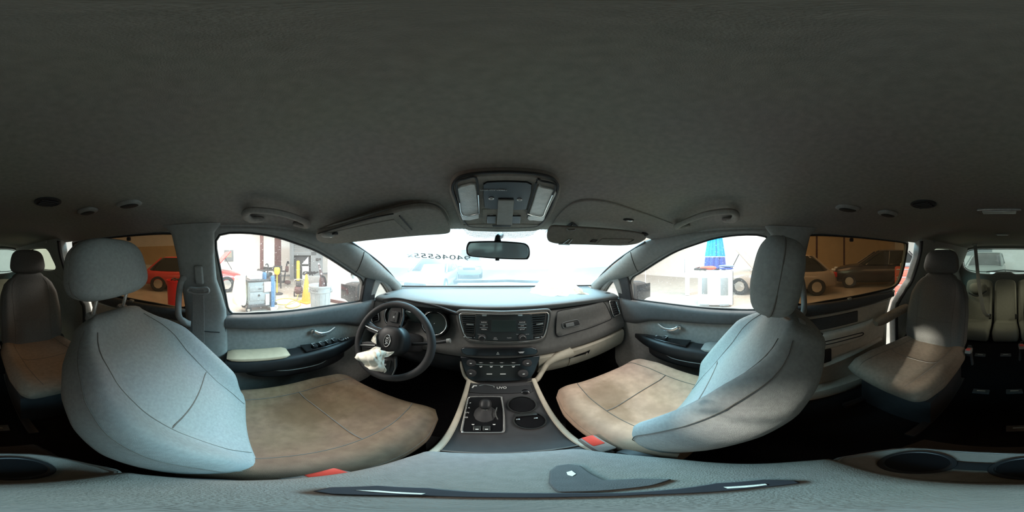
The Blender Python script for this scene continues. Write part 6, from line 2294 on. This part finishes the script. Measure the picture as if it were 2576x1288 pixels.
# ---- white pillar box near the bonnet
p = gpt(864, 4.75)
r, d = facing(p)
Rp = Matrix.Rotation(math.atan2(r.y, r.x)-0.55, 3, 'Z')
pil = MB().box(p+Vector((0, 0, 1.7))+d*0.35, (0.78, 0.62, 3.4), Rp, bev=0.01).build('garage_column', M['wall_out'], kind='structure')
MB().box(p+Vector((0, 0, 0.05))+d*0.35, (0.81, 0.65, 0.10), Rp, bev=0.005).build('column_skirting', M['rust'], pil)
bpy.context.view_layer.update()
ok_, hit_, nr_, _i = pil.ray_cast(CP, ray(884, 692))
p = hit_+nr_*0.06 if ok_ else athd(884, 692, 4.7)
t = thing('wall_mounted_sprayer', 'small dark spray bottle hanging on the white column', 'sprayer', tuple(p))
MB().lathe([(0, -0.10), (0.035, -0.10), (0.038, 0.02), (0.02, 0.06), (0, 0.06)], p, (0, 0, 1), 14).build('bottle', M['grey_out'], t)
MB().box(p+Vector((0, 0, 0.08)), (0.045, 0.07, 0.04), bev=0.012).build('spray_head', M['steel_dark'], t)
MB().box(p-nr_*0.04+Vector((0, 0, 0.03)), (0.09, 0.09, 0.05), bev=0.01).build('wall_bracket', M['steel_dark'], t)

# ---- white cabinet with umbrella on the passenger side
p = gpt(1800, 4.45)
r, d = facing(p)
Rc = Matrix.Rotation(math.atan2(r.y, r.x), 3, 'Z')
t = thing('cabinet', 'white cabinet with two grey front panels under the blue umbrella', 'cabinet', tuple(p))
def ct(x, y, z):
    return p+r*x+d*y+Vector((0, 0, z))
MB().box(ct(0, 0.36, 0.55), (0.96, 0.72, 0.98), Rc, bev=0.02).build('carcass', M['white'], t)
MB().box(ct(-0.30, -0.005, 0.62), (0.155, 0.02, 0.46), Rc, bev=0.006).build('front_panel', M['grey_out'], t, label='grey front panel')
MB().box(ct(0.24, -0.005, 0.60), (0.205, 0.02, 0.50), Rc, bev=0.006).build('front_panel', M['grey_out'], t, label='grey front panel')
for x in (-0.30, 0.24):
    MB().box(ct(x, -0.008, 0.07), (0.26, 0.02, 0.05), Rc, bev=0.004).build('kick_grille', M['grey_out'], t)
MB().box(ct(0.475, 0.0, 0.55), (0.015, 0.02, 0.96), Rc).build('edge_seal', M['steel_dark'], t)
rows = []
for k in range(20):
    u = k/19
    rows.append([ct(-0.52+1.04*u, 0.74*v-0.012, 1.045+0.025*math.sin(9*u+3*v)+0.02*math.sin(21*u)) for v in (0, 0.33, 0.66, 1)])
MB().grid(rows, (0, 0, -0.03)).build('cover_sheet', M['white'], t)
def cushion_thing(nm, lb, m, x, y, z, dx, dy, dz):
    q = thing(nm, lb, 'cloth', tuple(ct(x, y, z)), None)
    rings = []
    for k in range(12):
        u = k/11
        e = math.sqrt(max(0.02, 1-(2*u-1)**4))
        rings.append([ct(x-dx/2+dx*u, y+dy/2*e*math.cos(q_*PI/7), z+dz/2*(e*math.sin(q_*PI/7)*(1+0.15*math.sin(7*u+q_)))) for q_ in range(14)])
    MB().loft(rings).build('folded_cloth', m, q, angle=1.2)
    MB().tube([ct(x-dx*0.4+dx*0.8*k/6, y-dy*0.48, z+0.008*math.sin(k)) for k in range(7)], 0.006, 5).build('fold_edge', m, q)
    return q
cushion_thing('folded_cloth', 'folded red cloth lying on the white cabinet', M['red_cloth'], -0.20, 0.06, 1.12, 0.46, 0.16, 0.10)
cushion_thing('folded_cloth', 'folded blue cloth lying on the white cabinet, upper of two', M['blue_cloth'], 0.30, 0.06, 1.17, 0.44, 0.16, 0.07)
cushion_thing('folded_cloth', 'pale blue cloth lying on the white cabinet under the other blue one', M['umb_navy'], 0.30, 0.06, 1.10, 0.40, 0.16, 0.06)
a = thing('tool_tray', 'dark tray of tools at the left end of the white cabinet top', 'tray', tuple(ct(-0.45, 0.15, 1.06)))
MB().box(ct(-0.42, 0.10, 1.085), (0.34, 0.26, 0.05), Rc, bev=0.015).build('tray', M['steel_dark'], a)
for k in range(3):
    MB().tube([ct(-0.52+0.08*k, 0.02, 1.115), ct(-0.45+0.08*k, 0.16, 1.13)], 0.014, 7).build('hand_tool', M['satin'] if k == 1 else M['rust'], a)
u_ = thing('patio_umbrella', 'closed blue umbrella standing over the white cabinet, navy below a white band', 'umbrella', tuple(ct(0, 0.2, 1.06)))
def umb(z0, z1, r0, r1, m, nm, pl=9, amp=0.16, n=90, ragged=0.0):
    rings = []
    for k in range(9):
        f_ = k/8
        rad = r0+(r1-r0)*f_
        ring = []
        for q in range(n):
            a_ = 2*PI*q/n
            w_ = 1+amp*math.copysign(abs(math.sin(pl*a_/2+0.3))**0.7, 1)-amp
            zz = z0+(z1-z0)*f_-(ragged*(0.5+0.5*math.sin(4*a_+1)) if k == 0 else 0)
            ring.append(ct(-0.01+rad*w_*math.cos(a_), 0.46+rad*0.85*w_*math.sin(a_), zz))
        rings.append(ring)
    return MB().loft(rings, True, True, True).build(nm, m, u_, angle=0.9)
umb(1.44, 2.40, 0.315, 0.16, M['umb_blue'], 'canopy', 14, 0.22)
umb(1.415, 1.44, 0.305, 0.302, M['white'], 'white_band', 14, 0.10)
umb(1.17, 1.415, 0.335, 0.305, M['umb_navy'], 'valance', 12, 0.16, ragged=0.08)
MB().tube([ct(-0.01, 0.46, 1.06), ct(-0.01, 0.46, 2.44)], 0.022, 10).build('pole', M['steel_dark'], u_)
MB().lathe([(0, 0), (0.12, 0), (0.12, 0.02), (0.03, 0.05), (0, 0.05)], ct(-0.01, 0.46, 1.06), (0, 0, 1), 18).build('umbrella_base', M['steel_dark'], u_)
p = gpt(1729, 6.0)
r, d = facing(p)
t = thing('locker', 'narrow pale grey locker left of the white cabinet', 'locker', tuple(p))
Rl = Matrix.Rotation(math.atan2(r.y, r.x), 3, 'Z')
MB().box(p+Vector((0, 0, 0.70)), (0.16, 0.3, 1.38), Rl, bev=0.01).build('body', M['white'], t)
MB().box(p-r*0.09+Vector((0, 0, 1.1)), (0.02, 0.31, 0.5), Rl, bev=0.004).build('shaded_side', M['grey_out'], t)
p = athd(1625, 663, 8.5)
t = thing('wall_sign', 'tiny red-brown sign beyond the front side window by the stained seat', 'sign', tuple(p))
MB().box(p, (0.12, 0.04, 0.30), bev=0.01).build('plate', M['red_cloth'], t)
MB().tube([Vector((p.x, p.y+0.03, G)), Vector((p.x, p.y+0.03, p.z))], 0.02, 8).build('sign_post', M['white'], t)

# ---- beyond the rear doors
p = gpt(440, 4.3)
t = thing('waste_bin', 'tall red bin outside the tinted sliding window', 'bin', tuple(p))
MB().lathe([(0.17, 0), (0.18, 0.02), (0.21, 0.76), (0.225, 0.77), (0.225, 0.82), (0.205, 0.82), (0.17, 0.05), (0, 0.04)], p, (0, 0, 1), 24).build('bin_body', mat('red_plastic', (0.80, 0.02, 0.03), 0.4, var=0.05), t)
MB().tube(spline([p+Vector((0.1*math.cos(k*1.2), 0.1*math.sin(k*1.2), 0.80+0.05*(k % 2))) for k in range(6)], 4), 0.02, 6).build('rubbish', M['steel_dark'], t)
p = gpt(2281, 5.0)
r, d = facing(p)
Rt = Matrix.Rotation(math.atan2(r.y, r.x), 3, 'Z')
t = thing('tool_chest', 'red tool chest glimpsed through the gap of the ajar sliding door', 'tool chest', tuple(p))
MB().box(p+Vector((0, 0, 0.62)), (0.7, 0.5, 1.0), Rt, bev=0.015).build('chest', M['red_cloth'], t)
for k in range(4):
    dr = MB().box(p-d*0.255+Vector((0, 0, 0.28+0.23*k)), (0.64, 0.02, 0.21), Rt, bev=0.006).build('drawer', mat('red_drawer', (0.62, 0.16, 0.11), 0.4), t)
    MB().box(p-d*0.27+Vector((0, 0, 0.37+0.23*k)), (0.6, 0.02, 0.02), Rt, bev=0.003).build('drawer_pull', M['satin'], dr)
for s in (-1, 1):
    MB().lathe([(0, -0.025), (0.06, -0.025), (0.06, 0.025), (0, 0.025)], p+r*s*0.28+Vector((0, 0, 0.06)), r, 14).build('castor', M['rubber'], t)
t = thing('power_tool', 'grey machine standing on the red tool chest', 'tool', tuple(p+Vector((0, 0, 1.12))))
MB().box(p+Vector((0, 0, 1.18)), (0.4, 0.3, 0.12), Rt, bev=0.03).build('machine_body', M['grey_out'], t)
MB().tube([p+r*0.1+Vector((0, 0, 1.23)), p+r*0.16+Vector((0, 0, 1.33))], 0.02, 8).build('lever', M['steel_dark'], t)
# grey band on the rear wall seen through the quarter window
MB().box((3.5, -12.47, G+1.75), (5, 0.05, 0.5)).build('wall_band', M['grey_out'], w3)

# ------------------------------------------------------------------ everything above was written relative to the camera: lift it onto the garage floor
for o in list(bpy.data.objects):
    if o.parent is None and o.type not in ('CAMERA', 'LIGHT'):
        o.location.z += H
bpy.context.view_layer.update()
